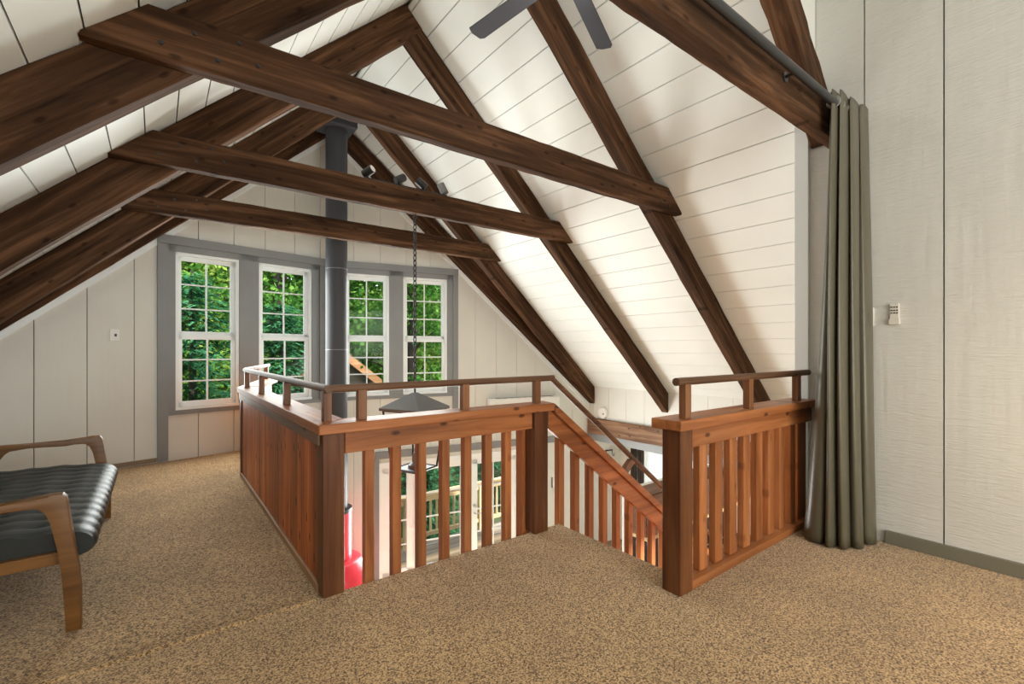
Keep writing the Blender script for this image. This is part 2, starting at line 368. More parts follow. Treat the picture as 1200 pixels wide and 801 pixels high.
# ------------------------------------------------------------------ ceiling boards
W = 0.198; EDGE = 6.147 - 20 * W
def ceil_side(name, sgn):
    bm = bmesh.new()
    xs = [RX] + [EDGE + W * k - 0.0 for k in range(0, 25) if RX + 0.03 < EDGE + W * k < KX + 0.1] + [KX + 0.12]
    for a, b in zip(xs, xs[1:]):
        spans = [(a, b)]
        for (u, v) in spans:
            g = 0.004
            y0 = YB
            if sgn > 0 and u > RX + 0.8: y0 = 1.44                 # dormer over the near room
            def P(x, y, dz): X = RX + sgn * (x - RX); return (X, y, RZ - SL * (x - RX) + dz + (LIFT if sgn < 0 else 0.0))
            ye0, ye1 = prow(u) + 0.12, prow(v) + 0.12
            for (m0, m1, lo, hi, mi) in ((u + g, v - g, 0.0, 0.028, 0), (u, v, 0.028, 0.09, 1)):
                poly = [P(m0, y0, lo), P(m1, y0, lo), P(m1, ye1, lo), P(m0, ye0, lo)]
                prism(bm, poly, (0, 0, hi - lo), mi)
    return struct(name, bm, [M['white_roof'], M['roof_gap']])
ceil_side('ceiling_right', 1); ceil_side('ceiling_left', -1)
bm = bmesh.new()                                     # dormer ceiling over the near room and its cheek
xd = RX + 0.75
prism(bm, [(xd, YB, roof(xd)), (4.25, YB, 4.55), (4.25, 1.44, 4.55), (xd, 1.44, roof(xd))], (0, 0, 0.08))
struct('ceiling_dormer', bm, M['white_roof'])
bm = bmesh.new(); prism(bm, [(xd, 1.46, roof(xd)), (4.10, 1.46, roof(4.10)), (4.10, 1.46, 4.6)], (0, 0.05, 0)); struct('wall_dormer_cheek', bm, M['white_wall'])

# ------------------------------------------------------------------ walls
cs, sn = 1 / math.hypot(1, TAN), TAN / math.hypot(1, TAN)
oL, oR = (-sn, cs), (sn, cs)
def tl(x): return (RX - x) / cs                     # distance from the apex along the left / right end wall
def tr(x): return (x - RX) / cs
ztop = lambda x, y: roof(x) + 0.03
win = {1: (0.19, 0.89, 0.60, 2.55), 2: (1.132, 1.867, 0.60, 2.55), 3: (2.36, 3.04, 0.60, 2.55), 4: (3.26, 4.0, 0.60, 2.55)}
seamsL = [tl(x) for x in (-1.0, -.6, -.2, .05, .43, .83, 1.22, 1.62, 2.0, -1.4, -1.8, -2.2)]
board_wall((RX, YA), (KXL - .1, prow(KXL - .1)), -0.05, ztop, seamsL, [(tl(win[k][1]), tl(win[k][0]), *win[k][2:]) for k in (2, 1)], oL, mats=[M['white_wall'], M['gap']], name='wall_end_left')
seamsR = [tr(x) for x in (2.5, 2.9, 3.31, 3.71, 4.11, 4.51, 4.91, 5.31, 5.70, 6.1, 6.5)]
holesR = [(tr(win[k][0]), tr(win[k][1]), *win[k][2:]) for k in (3, 4)]
DW = (2.88, 5.33, LOW, -0.56)
board_wall((RX, YA), (KX + .1, prow(KX + .1)), -0.05, ztop, seamsR, holesR, oR, mats=[M['white_wall'], M['gap']], name='wall_end_right', gap=0.004)
low = lambda x, y: -0.05
board_wall((RX, YA), (KXL - .1, prow(KXL - .1)), LOW, low, seamsL, [], oL, mats=[M['white_wall'], M['gap']], name='wall_lower_left')
board_wall((RX, YA), (7.75, prow(7.75)), LOW, low, seamsR + [tr(2.36), tr(7.0), tr(7.4)], [(tr(DW[0]), tr(DW[1]), DW[2], DW[3])], oR, mats=[M['white_wall'], M['gap']], name='wall_lower_right', gap=0.004)
# knee walls
board_wall((KX, prow(KX)), (KX, 1.5), 0.0, lambda x, y: 0.66, [prow(KX) - y for y in (6.37, 5.97, 5.56, 5.16, 4.76, 4.36, 3.96, 3.56, 3.16, 2.76, 2.36, 1.96)], [], (1, 0), mats=[M['white_wall'], M['gap']], name='wall_knee_right', gap=0.005)
board_wall((KXL, YB), (KXL, prow(KXL)), 0.0, lambda x, y: 0.66, [0.4 * k for k in range(1, 28)], [], (-1, 0), mats=[M['white_wall'], M['gap']], name='wall_knee_left')
# near wall on the right, rough sawn boards
board_wall((4.07, 1.455), (4.07, YB), -0.02, lambda x, y: 4.58, [1.455 - y for y in (1.144, 0.716, 0.29, -0.14, -0.57, -1.0, -1.43, -1.86, -2.29, -2.72, -3.15, -3.58)], [], (1, 0), mats=[M['sawn_wall'], M['gap']], name='wall_right', gap=0.008)
bm = bmesh.new(); bx(bm, 4.07, 4.19, 1.455, 1.52, -.3, 3.22); struct('wall_right_end', bm, M['sawn_wall'])
bm = bmesh.new(); bx(bm, 4.045, 4.19, 1.50, 1.60, -0.30, 3.20, 0.004); struct('trim_2', bm, M['white_trim'])
bm = bmesh.new(); bx(bm, 4.19, KX + .1, 1.48, 1.56, -0.05, 0.7); prism(bm, [(4.19, 1.48, .7), (KX, 1.48, .7), (4.19, 1.48, roof(4.19))], (0, .08, 0)); struct('wall_closet', bm, M['white_wall'])
bm = bmesh.new(); bx(bm, 4.045, 4.07, YB, 1.02, 0.0, 0.088, 0.004); struct('baseboard_right', bm, M['olive_trim'])
# back gable with two tall openings
bm = bmesh.new()
def back(x0, x1, z0, z1a, z1b): prism(bm, [(x0, YB, z0), (x1, YB, z0), (x1, YB, z1b), (x0, YB, z1a)], (0, -0.1, 0))
back(KXL, -0.6, 0, roof(KXL), roof(-0.6)); back(-0.6, 3.4, 0, .7, .7); back(-0.6, RX, 2.9, roof(-.6), RZ); back(RX, 3.4, 2.9, RZ, 4.7); back(3.4, 4.2, 0, 4.7, 4.6); back(1.3, 1.5, .7, 2.9, 2.9)
struct('wall_back', bm, M['white_wall'])
# lower room shell
bm = bmesh.new(); bx(bm, 7.6, 7.72, 5.68, 6.5, LOW, -.05); bx(bm, 7.6, 7.72, 4.3, 5.68, LOW, -1.33); bx(bm, 7.6, 7.72, 4.3, 5.68, -.55, -.05); bx(bm, 7.6, 7.72, -2, 4.3, LOW, -.05)
struct('wall_lower_side', bm, M['white_wall'])
bm = bmesh.new(); bx(bm, KXL - .1, KXL, -2, 6.6, LOW, -.05); struct('wall_lower_far_left', bm, M['white_wall'])
bm = bmesh.new(); bx(bm, KXL, 7.6, -2.1, -2, LOW, -.3); struct('wall_lower_back', bm, M['white_wall'])
bm = bmesh.new(); bx(bm, KX + .02, 7.72, 1.5, 6.55, -0.30, -0.22); bx(bm, 4.2, KX, -2, 1.47, -.3, -.22); struct('ceiling_lower', bm, M['white_wall'])
bm = bmesh.new(); bx(bm, KX - .02, KX + .06, 1.5, prow(KX) - .02, -0.44, -0.30, .004); struct('trim_3', bm, M['grey_trim'])
bm = bmesh.new(); bx(bm, 0.80, 0.98, 2.64, 5.7, -0.34, -0.30); bx(bm, .80, 2.48, 2.60, 2.68, -.34, -.30); struct('trim_4', bm, M['white_trim'])

# ------------------------------------------------------------------ things fixed to slanted end walls: local frame u along wall, v inward
def frameL(bm, x0, x1, z0, z1, v0, v1, bevel=0.003):
    """box lying on the left end wall between plan x0..x1, from v0 to v1 in front of its face"""
    ex = Vector((cs, sn, 0)); ey = Vector((oL[0], oL[1], 0)); o = Vector((x0, prow(x0), 0))
    m = Matrix(((ex.x, ey.x, 0, o.x), (ex.y, ey.y, 0, o.y), (0, 0, 1, 0), (0, 0, 0, 1)))
    oriented(bm, m, 0, (x1 - x0) / cs, -v1, -v0, z0, z1, bevel)
def frameR(bm, x0, x1, z0, z1, v0, v1, bevel=0.003):
    ex = Vector((cs, -sn, 0)); ey = Vector((oR[0], oR[1], 0)); o = Vector((x0, prow(x0), 0))
    m = Matrix(((ex.x, ey.x, 0, o.x), (ex.y, ey.y, 0, o.y), (0, 0, 1, 0), (0, 0, 0, 1)))
    oriented(bm, m, 0, (x1 - x0) / cs, -v1, -v0, z0, z1, bevel)
# grey surround of the four windows
bm = bmesh.new()
frameL(bm, 0.01, 0.115, 0.0, 2.63, 0, .035); frameL(bm, 0.01, 2.14, 2.63, 2.735, 0, .045)
for a, b in ((0.115, .19), (.89, 1.132), (1.867, 1.98)): frameL(bm, a, b, .56, 2.63, 0, .018)
frameL(bm, 1.98, 2.135, .56, 2.63, 0, .035); frameL(bm, .115, 2.0, 2.55, 2.63, 0, .018); frameL(bm, .115, 2.13, .545, .60, 0, .03)
struct('trim_5', bm, M['grey_trim'])
bm = bmesh.new()
frameR(bm, 4.10, 4.19, 0.0, 2.63, 0, .035); frameR(bm, 2.16, 4.19, 2.63, 2.735, 0, .045)
for a, b in ((2.30, 2.36), (3.04, 3.26), (4.0, 4.10)): frameR(bm, a, b, .56, 2.63, 0, .018)
frameR(bm, 2.165, 2.30, .56, 2.63, 0, .035); frameR(bm, 2.3, 4.1, 2.55, 2.63, 0, .018); frameR(bm, 2.17, 4.12, .545, .60, 0, .03)
struct('trim_6', bm, M['grey_trim'])
bm = bmesh.new(); frameR(bm, 2.82, 5.45, -.43, -.31, 0, .03); frameR(bm, 2.80, 2.88, LOW, -.43, 0, .03); frameR(bm, 5.45, 7.5, -.43, -.31, 0, .03); struct('trim_7', bm, M['grey_trim'])
bm = bmesh.new(); frameL(bm, KXL, 0.005, 0.0, .05, 0, .02); struct('baseboard_left', bm, M['brown_trim'])

def window(k, fr, side):
    x0, x1, z0, z1 = win[k]
    root = bpy.data.objects.new(f'window_{k}', None); C.objects.link(root); root.location = ((x0+x1)/2, prow((x0+x1)/2), z0); root['kind'] = 'structure'
    bm = bmesh.new(); t = 0.035                      # outer frame
    fr(bm, x0, x0 + t, z0, z1, -.10, .004); fr(bm, x1 - t, x1, z0, z1, -.10, .004); fr(bm, x0, x1, z1 - t, z1, -.10, .004); fr(bm, x0, x1, z0, z0 + t, -.10, .02)
    obj('window_frame', bm, M['white_trim'], root)
    zm = z0 + 0.93
    for nm, za, zb, v in (('lower_sash', z0 + t, zm, -.035), ('upper_sash', zm - .02, z1 - t, -.07)):
        bm = bmesh.new(); s = 0.045; a, b = x0 + t, x1 - t
        fr(bm, a, a + s, za, zb, v - .03, v); fr(bm, b - s, b, za, zb, v - .03, v); fr(bm, a, b, zb - s - .012, zb, v - .03, v); fr(bm, a, b, za, za + s + .02, v - .03, v)
        xm = (a + b) / 2; fr(bm, xm - .0095, xm + .0095, za, zb, v - .025, v - .004)
        for q in (1, 2):
            zz = za + s + (zb - za - 2 * s) * q / 3; fr(bm, a, b, zz - .009, zz + .009, v - .025, v - .004)
        o = obj(nm, bm, M['white_trim'], root)
        bm = bmesh.new(); fr(bm, a + s, b - s, za + s, zb - s, v - .018, v - .014, 0); obj('pane', bm, M['glass'], o)
for k in (1, 2): window(k, frameL, 'L')
for k in (3, 4): window(k, frameR, 'R')
# kitchen window below, on the side wall
root = bpy.data.objects.new('window_5', None); C.objects.link(root); root.location = (7.6, 5, -1.33); root['kind'] = 'structure'
bm = bmesh.new(); bx(bm, 7.56, 7.7, 5.62, 5.68, -1.33, -.55); bx(bm, 7.56, 7.7, 4.3, 4.36, -1.33, -.55); bx(bm, 7.56, 7.7, 4.3, 5.68, -.60, -.55); bx(bm, 7.50, 7.7, 4.25, 5.72, -1.36, -1.31); bx(bm, 7.6, 7.66, 4.97, 5.0, -1.33, -.55)
obj('window_frame', bm, M['white_trim'], root)
bm = bmesh.new(); bx(bm, 7.64, 7.645, 4.36, 5.62, -1.31, -.6); obj('pane', bm, M['glass'], root)
bm = bmesh.new(); bx(bm, 7.615, 7.62, 4.37, 5.61, -1.30, -.6); obj('glare_sheet', bm, M['glare_sheet'], root)  # white sheet added so the pane looks overexposed instead of showing ground

# french doors on the lower level
def door(k, x0, x1, cols, handle):
    root = bpy.data.objects.new(f'door_{k}', None); C.objects.link(root); root.location = ((x0+x1)/2, prow((x0+x1)/2), LOW); root['kind'] = 'structure'
    st = 0.115; zb, zt = LOW + .03, -.60; bm = bmesh.new()
    frameR(bm, x0, x0 + st, zb, zt, -.06, -.015); frameR(bm, x1 - st, x1, zb, zt, -.06, -.015); frameR(bm, x0, x1, zt - .09, zt, -.06, -.015); frameR(bm, x0, x1, zb, zb + .22, -.06, -.015)
    ga, gb = x0 + st, x1 - st; h = (zt - .09 - zb - .22)
    for q in range(1, cols): xx = ga + (gb - ga) * q / cols; frameR(bm, xx - .009, xx + .009, zb + .2, zt - .08, -.05, -.02)
    for q in range(1, 4): zz = zb + .22 + h * q / 4; frameR(bm, ga, gb, zz - .010, zz + .010, -.05, -.02)
    obj('door_leaf', bm, M['white_trim'], root)
    bm = bmesh.new(); frameR(bm, ga, gb, zb + .22, zt - .09, -.04, -.036, 0); obj('pane', bm, M['glass'], root)
    if handle is not None:
        bm = bmesh.new(); y = prow(handle)
        tube(bm, [(handle, y + .015, LOW + 1.0), (handle, y - .06, LOW + 1.0)], .014); tube(bm, [(handle, y - .05, LOW + 1.0), (handle + .11, y - .075, LOW + 1.0)], .010)
        tube(bm, [(handle, y + .015, LOW + 1.13), (handle, y - .035, LOW + 1.13)], .027)
        smooth(obj('door_handle', bm, M['grommet'], root))
door(1, 2.93, 3.44, 1, None); door(2, 3.53, 4.36, 2, None); door(3, 4.44, 5.28, 2, 4.50)
bm = bmesh.new()
for a, b in ((2.88, 2.93), (3.44, 3.53), (4.36, 4.44), (5.28, 5.40)): frameR(bm, a, b, LOW, -.60, -.08, .012)
frameR(bm, 2.88, 5.40, -.60, -.50, -.08, .012); struct('trim_8', bm, M['white_trim'])

# ------------------------------------------------------------------ roof timbers
cth, sth = 1 / math.hypot(1, SL), SL / math.hypot(1, SL)
VD = 0.34; H = VD * cth; Lr = (KX - RX) / cth
def bolts(parent, spots, axis_y, r=0.011):
    for (x, z) in spots:
        bm = bmesh.new(); tube(bm, [(x, axis_y + .004, z), (x, axis_y - .007, z)], r, 10); smooth(obj('bolt', bm, M['black_metal'], parent), 30)
def rafter(y, side, label, end=KX, seed=0, top=RX):
    bm = bmesh.new(); w = 0.14
    L = (end - RX) / cth; xs = (top - RX) / cth
    timber(bm, L, w, H + (LIFT * cth if side < 0 else 0), lambda z: xs - z * SL, lambda z: L - z * SL, seed)
    o = obj('rafter', bm, M['beam'])
    if side > 0: place(o, (RX, y, RZ - VD), (cth, 0, -sth), (0, 1, 0), (sth, 0, cth))
    else: place(o, (RX, y + w, RZ - VD), (-cth, 0, -sth), (0, -1, 0), (-sth, 0, cth))
    tag(o, label, 'rafter', 'dark stained roof rafters')
TY = [1.24, 2.90, 4.56, 6.23]
rafter(TY[0] + .108, 1, 'dark rafter stub dying into the right wall above the curtain rod beam', end=4.05, seed=1)
rafter(TY[0] + .102, -1, 'near left dark rafter paired with the curtain rod beam', seed=2, top=RX - .17)
rafter(TY[1] + .108, 1, 'tall dark rafter on the right bolted to the longest nearest full tie beam', seed=3)
rafter(TY[1] + .102, -1, 'thickest dark rafter at the upper left, behind the end of the nearest tie beam', seed=4, top=RX - .17)
rafter(TY[2] + .108, 1, 'dark right rafter at the end of the middle tie beam, foot by brown post', seed=5)
rafter(TY[2] + .102, -1, 'dark left rafter carrying the end of the middle tie beam', seed=6, top=RX - .17)
rafter(TY[3] + .108, 1, 'dark right rafter at the end of the farthest tie beam, foot beside round detector', end=KX, seed=7)
rafter(TY[3] + .102, -1, 'dark left rafter carrying the end of the farthest tie beam', seed=8, top=RX - .17)
def end_rafter(side, label, seed):
    w = 0.14; p = Vector((side * cs, -sn, 0)); sl = SL * cs
    c2, s2 = 1 / math.hypot(1, sl), sl / math.hypot(1, sl); Hh = VD * c2; L = (KX - RX) / cs / c2
    ex = p * c2 + Vector((0, 0, -s2)); ez = p * s2 + Vector((0, 0, c2)); ey = ez.cross(ex)
    base = Vector((RX, YA, RZ - VD)); nrm = Vector((side * sn, cs, 0))
    org = base - nrm * (w + 0.004) if ey.dot(nrm) > 0 else base - nrm * 0.004
    bm = bmesh.new(); timber(bm, L, w, Hh + (LIFT * c2 if side < 0 else 0), lambda z: -z * sl + (0.10 if side < 0 else 0), lambda z: L - z * sl, seed)
    o = obj('rafter', bm, M['beam']); place(o, org, ex, ey, ez); tag(o, label, 'rafter', 'dark stained roof rafters')
    bm = bmesh.new(); A, B = base, base + p * ((KX - RX) / cs) + Vector((0, 0, -SL * (KX - RX)))      # white strip under it, on the wall
    prism(bm, [A, B, B - Vector((0, 0, .085)), A - Vector((0, 0, .085))], -nrm * .02)
    struct('trim_9' if side > 0 else 'trim_10', bm, M['white_trim'])
end_rafter(1, 'darkest rafter lying against the white end wall right of the windows', 9)
end_rafter(-1, 'dark rafter lying against the white end wall left of the windows', 10)
def tie(y, label, z=2.80, seed=0, end=None, nails=True, h=0.25):
    bm = bmesh.new(); k = 1 / SL
    timber(bm, 4.825, 0.10, h, lambda q: q * k, (lambda q: 4.825 - q * k) if end is None else (lambda q: end + .285), seed, seg=34, rough=.0035)
    o = obj('tie_beam', bm, M['beam']); o.location = (-0.285, y, z); tag(o, label, 'beam', 'dark tie beams across the roof')
    if nails:
        bolts(o, [(.02, z + .07), (.16, z + .17), (.26, z + .07), (.36, z + .20), (.45, z + .11), (4.28, z + .05), (4.27, z + .17), (4.14, z + .08), (4.10, z + .19)], y)
tie(TY[0], 'dark beam over the curtain rod running into the right wall', z=2.83, seed=21, end=4.05, nails=False)
tie(TY[1], 'longest and nearest full dark tie beam crossing the picture', seed=22)
tie(TY[2], 'middle dark tie beam with black spotlights standing on it', seed=23)
tie(TY[3], 'farthest dark tie beam, just above the windows', seed=24)
box_b = bmesh.new(); timber(box_b, prow(KX) - 1.6, 0.12, 0.30, seed=31)
o = obj('rim_beam', box_b, wood('rim_beam_wood', 0, (0.10, 0.045, 0.022), (0.26, 0.14, 0.08), (0.42, 0.27, 0.18), rough=0.7, knots=0.8, bump=0.4, fine=13))
place(o, (KX - .06, prow(KX) - .03, -0.30), (0, -1, 0), (1, 0, 0), (0, 0, 1))
tag(o, 'rough brown beam at the foot of the right knee wall above the stairs', 'beam')

# ------------------------------------------------------------------ railings
CZ, CT = 0.945, 0.055            # cap height and thickness
HZ, HR = 1.128, 0.0225           # handrail
def handrail(name, pts, m, parent): bm = bmesh.new(); tube(bm, pts, HR, 18); return smooth(obj(name, bm, m, parent), 50)
rl = thing('railing', 'solid panelled cedar railing with weathered cap on the left of the stairwell', 'railing', (0.76, 4.2, 0))
bm = bmesh.new(); y = 2.70
while y < 5.70:                                       # upright tongue and groove boards, both faces
    y1 = min(y + .0955, 5.70); bx(bm, 0.728, 0.80, y, y1, 0.03, 0.90, 0.0045); y = y1
obj('panel', bm, M['panel'], rl)
box('base_trim', 0.712, 0.728, 2.72, 5.72, 0.0, 0.045, M['pale_trim'], rl, .003)
box('fascia', 0.706, 0.728, 2.68, 5.73, CZ - .125, CZ - .03, M['fascia'], rl, .003)
bm = bmesh.new(); prism(bm, [(0.690, 2.605, CZ - CT), (0.875, 2.79, CZ - CT), (0.875, 5.70, CZ - CT), (0.69, 5.76, CZ - CT)], (0, 0, CT), bevel=.005); obj('cap', bm, M['cedar_y'], rl)
box('end_post', 0.716, 0.80, 5.66, 5.745, 0, CZ - CT, M['post'], rl)
handrail('handrail', [(0.762, 2.668, HZ), (0.762, 5.74, HZ)], M['rail_y'], rl)
for y in (2.72, 3.72, 4.75, 5.60): box('handrail_block', 0.74, 0.785, y - .025, y + .025, CZ, HZ - .012, M['block'], rl, .003)
# short angled piece from its far end to the end wall
ra = thing('railing', 'short angled end of the panelled railing running to the window wall', 'railing', (0.98, 6.4, 0))
a0 = Vector((0.76, 5.76, 0)); a1 = Vector((1.26, prow(1.26) - .04, 0)); ad = (a1 - a0).normalized(); al = (a1 - a0).length
an = Vector((ad.y, -ad.x, 0)); mA = Matrix(((ad.x, an.x, 0, a0.x), (ad.y, an.y, 0, a0.y), (0, 0, 1, 0), (0, 0, 0, 1)))
bm = bmesh.new()
for i in range(16): oriented(bm, mA, al * i / 16, al * (i + 1) / 16, -.035, .035, .0, .90, .0045)
obj('panel', bm, M['cedar_z'], ra)
bm = bmesh.new(); oriented(bm, mA, 0.03, al, -.07, .11, CZ - CT, CZ, .005); obj('cap', bm, M['cedar_y'], ra)
handrail('handrail', [a0 + ad * .0 + Vector((0, 0, HZ)), a1 - ad * .02 + Vector((0, 0, HZ))], M['rail_y'], ra)
for t in (.15, al - .2):
    bm = bmesh.new(); oriented(bm, mA, t - .025, t + .025, -.022, .022, CZ, HZ - .012, .003); obj('handrail_block', bm, M['block'], ra)

rf = thing('railing', 'front cedar railing with square balusters between corner post and stair head', 'railing', (1.5, 2.68, 0))
box('corner_post', 0.717, 0.836, 2.63, 2.745, 0, CZ - CT, M['post'], rf, .006)
box('newel_post', 2.195, 2.325, 2.608, 2.718, 0, CZ - CT, M['post'], rf, .006)
box('post_cheek', 2.168, 2.25, 2.722, 2.80, -.25, CZ - .17, M['cedar_z'], rf, .004)
for i in range(7):
    x = .992 + .168 * i; box('baluster', x - .028, x + .028, 2.668, 2.722, -.25, CZ - .165, M['cedar_z'], rf, .004)
box('sub_rail', 0.838, 2.193, 2.632, 2.67, CZ - .175, CZ - CT, M['cedar_x'], rf, .004)
bm = bmesh.new(); prism(bm, [(0.690, 2.600, CZ - CT), (2.385, 2.600, CZ - CT), (2.43, 2.785, CZ - CT), (0.880, 2.785, CZ - CT)], (0, 0, CT), bevel=.005); obj('cap', bm, M['cedar_x'], rf)
handrail('handrail', [(0.745, 2.69, HZ), (2.45, 2.69, HZ)], M['rail_x'], rf)
for x in (0.95, 1.65, 2.28): box('handrail_block', x - .026, x + .026, 2.668, 2.712, CZ, HZ - .012, M['block'], rf, .003)

# sloping stair railing
PS = 0.77; ca, sa = 1 / math.hypot(1, PS), PS / math.hypot(1, PS)
def zs(x, z0): return z0 - PS * (x - 2.39)
rs = thing('stair_railing', 'sloping cedar stair railing with round brown handrail descending to lower floor', 'railing', (2.39, 2.7, 0))
XE = 5.5
def sloped(name, x0, x1, y0, y1, ztop, th, m):
    bm = bmesh.new(); prism(bm, [(x0, y0, zs(x0, ztop) - th), (x1, y0, zs(x1, ztop) - th), (x1, y0, zs(x1, ztop)), (x0, y0, zs(x0, ztop))], (0, y1 - y0, 0), bevel=.004)
    return obj(name, bm, m, rs)
sloped('cap', 2.395, XE, 2.605, 2.785, CZ, .07, M['cedar_x'])
sloped('sub_rail', 2.35, XE, 2.632, 2.67, CZ - .072, .15, M['cedar_x'])
x = 2.52
while x < XE - .05:
    bm = bmesh.new(); zt = zs(x, CZ) - .14
    prism(bm, [(x - .028, 2.668, zt - 1.02), (x + .028, 2.668, zt - 1.02), (x + .028, 2.668, zt - PS * .028), (x - .028, 2.668, zt + PS * .028)], (0, .054, 0), bevel=.003)
    obj('baluster', bm, M['cedar_z'], rs); x += .168
bm = bmesh.new(); tube(bm, [(2.43, 2.69, HZ + .0), (XE, 2.69, zs(XE, HZ + .03))], HR, 18); smooth(obj('handrail', bm, M['rail_x'], rs), 50)
for x in (3.30, 4.5):
    bm = bmesh.new(); zt = zs(x, CZ)
    prism(bm, [(x - .05, 2.67, zt + .03), (x + .0, 2.67, zt - .01), (x + .125, 2.67, zt + .09), (x + .075, 2.67, zt + .125)], (0, .044, 0)); obj('handrail_block', bm, M['block'], rs)
box('newel_post', XE, XE + .1, 2.63, 2.74, LOW, zs(XE, CZ) + .1, M['post'], rs)

rr = thing('railing', 'right cedar railing with capped newel post ending beside the grey curtain', 'railing', (3.15, 1.53, 0))
RC = 0.963
box('newel_post', 2.270, 2.392, 1.468, 1.585, 0, RC - CT, M['post'], rr, .006)
box('cap', 2.232, 4.045, 1.44, 1.63, RC - CT, RC, M['cedar_x'], rr, .005)
box('sub_rail', 2.393, 4.04, 1.472, 1.508, RC - .165, RC - CT, M['cedar_x'], rr, .004)
box('base_rail', 2.393, 4.04, 1.472, 1.60, 0, .05, M['cedar_x'], rr, .004)
for i in range(8):
    x = 2.575 + .1745 * i; box('baluster', x - .043, x + .043, 1.512, 1.556, .05, RC - .13, M['cedar_z'], rr, .004)
box('end_board', 3.885, 4.035, 1.512, 1.556, .05, RC - .13, M['cedar_z'], rr, .004)
handrail('handrail', [(2.275, 1.50, 1.170), (4.04, 1.50, 1.170)], M['rail_x'], rr)
for x in (2.365, 3.09, 3.83): box('handrail_block', x - .028, x + .028, 1.478, 1.522, RC, 1.156, M['block'], rr, .003)

# ------------------------------------------------------------------ stairs
st = thing('staircase', 'wooden staircase going down below the sloping railing', 'staircase', (2.48, 2.1, LOW))
nst = 13; rise = -LOW / nst; run = rise / PS
for i in range(1, nst):
    x = 2.50 + run * (i - 1); z = -rise * i
    box('tread', x, x + run + .025, 1.62, 2.64, z - .035, z, M['cedar_y'], st, .004)
    box('riser', x, x + .018, 1.62, 2.64, z, z + rise - .036, M['cabinet'], st, .002)
for y in (1.585, 2.642):
    bm = bmesh.new(); xa, xb = 2.50, 2.50 + run * (nst - 1)
    prism(bm, [(xa, y, -.02), (xa, y, -.42), (xb, y, LOW), (xb + .2, y, LOW), (xb + .2, y, LOW + .12)], (0, .022, 0)); obj('stringer', bm, M['cedar_x'], st)

# ------------------------------------------------------------------ sofa
sf = thing('sofa', 'black tufted leather sofa with curved walnut arms beside the left wall', 'sofa', (-0.7, 4.0, 0))
def arm(y):
    pr = [(-0.286, 0), (-0.286, .195), (-.300, .343), (-.319, .49), (-.334, .605), (-.338, .645), (-.352, .664), (-.40, .666), (-.55, .640), (-.75, .646), (-.93, .652), (-.985, .625), (-1.01, .52), (-1.06, .25), (-1.10, 0.0), (-1.045, 0.0), (-1.0, .25), (-.94, .50), (-.885, .585), (-.85, .612), (-.75, .616), (-.55, .607), (-.46, .622), (-.432, .618), (-.405, .590), (-.386, .540), (-.372, .42), (-.356, .297), (-.344, .10), (-.340, 0)]
    bm = bmesh.new(); prism(bm, [(x, y - .03, z) for x, z in pr], (0, .06, 0))
    es = [e for e in bm.edges if abs((e.verts[0].co - e.verts[1].co).y) < .001]
    bmesh.ops.bevel(bm, geom=es, offset=.008, segments=2, profile=.5, affect='EDGES')
    smooth(obj('arm_frame', bm, M['walnut'], sf), 35)
arm(3.08); arm(4.95)
box('front_rail', -.365, -.335, 3.11, 4.92, .29, .365, M['walnut'], sf)
box('rear_rail', -1.04, -1.0, 3.11, 4.92, .29, .365, M['walnut'], sf)
for y in (3.13, 4.90): box('side_rail', -1.02, -.35, y - .02, y + .02, .315, .372, M['walnut'], sf)
def tufted(name, poly, y0, y1, ny, nbut):
    """cushion: closed profile in x,z swept along y, pinched at channel seams and button rows"""
    bm = bmesh.new(); rings = []; n = len(poly); S = 6
    # channel seams every (y1-y0)/ny, puffed between
    ys = [y0 + (y1 - y0) * i / (ny * S) for i in range(ny * S + 1)]
    cx = sum(p[0] for p in poly) / n; cz = sum(p[1] for p in poly) / n
    for i, y in enumerate(ys):
        f = (i % S) / S; puff = math.sin(math.pi * f) ** 0.6 if 0 < f < 1 else 0.0
        ring = []
        for j, (x, z) in enumerate(poly):
            d = Vector((x - cx, 0, z - cz)); 
            nx, nz, amt = poly_n[name][j]
            but = 0.5 + 0.5 * math.cos((x + .3) / nbut * 2 * math.pi)
            k = -.011 * (1 - puff) * amt - (.012 * but * (1 - puff) + .004 * but) * amt * (1 if x < -.33 else 0)
            ring.append(bm.verts.new((x + nx * k, y, z + nz * k)))
        rings.append(ring)
    for a, b in zip(rings, rings[1:]):
        for k in range(n): bm.faces.new((a[k], a[(k+1) % n], b[(k+1) % n], b[k]))
    c0 = bm.faces.new(rings[0][::-1]); c1 = bm.faces.new(rings[-1])
    r = bmesh.ops.inset_region(bm, faces=[c0, c1], thickness=.012, depth=.0)
    return bm
poly_n = {}
def rounded(x0, x1, z0, z1, r, nose):
    pts = []
    for i in range(29): pts.append((x0 + (x1 - nose - x0) * i / 28, z1 - .0))      # top, back to front
    for i in range(1, 10):
        t = i / 10 * math.pi; pts.append((x1 - nose + nose * math.sin(t), (z0 + z1) / 2 + (z1 - z0) / 2 * math.cos(t)))
    pts.append((x1 - nose, z0)); pts.append(((x0 + x1) / 2, z0)); pts.append((x0, z0))
    return pts
pc = rounded(-1.0, -.235, .325, .485, .05, .085)
pc = [(x, z - (z - .325) * .16 * max(0, (x + .60) / .365) ** 2 - .012 * max(0, (x + .6) / .365)) for x, z in pc]
poly_n['cushion'] = []
for j in range(len(pc)):
    a, b = pc[j - 1], pc[(j + 1) % len(pc)]; t = Vector((b[0] - a[0], b[1] - a[1])).normalized()
    amt = 1.0 if j < 38 else 0.0
    poly_n['cushion'].append((-t.y * -1 * -1 if False else -t.y, t.x, amt))
bm = tufted('cushion', pc, 3.15, 4.88, 13, .17)
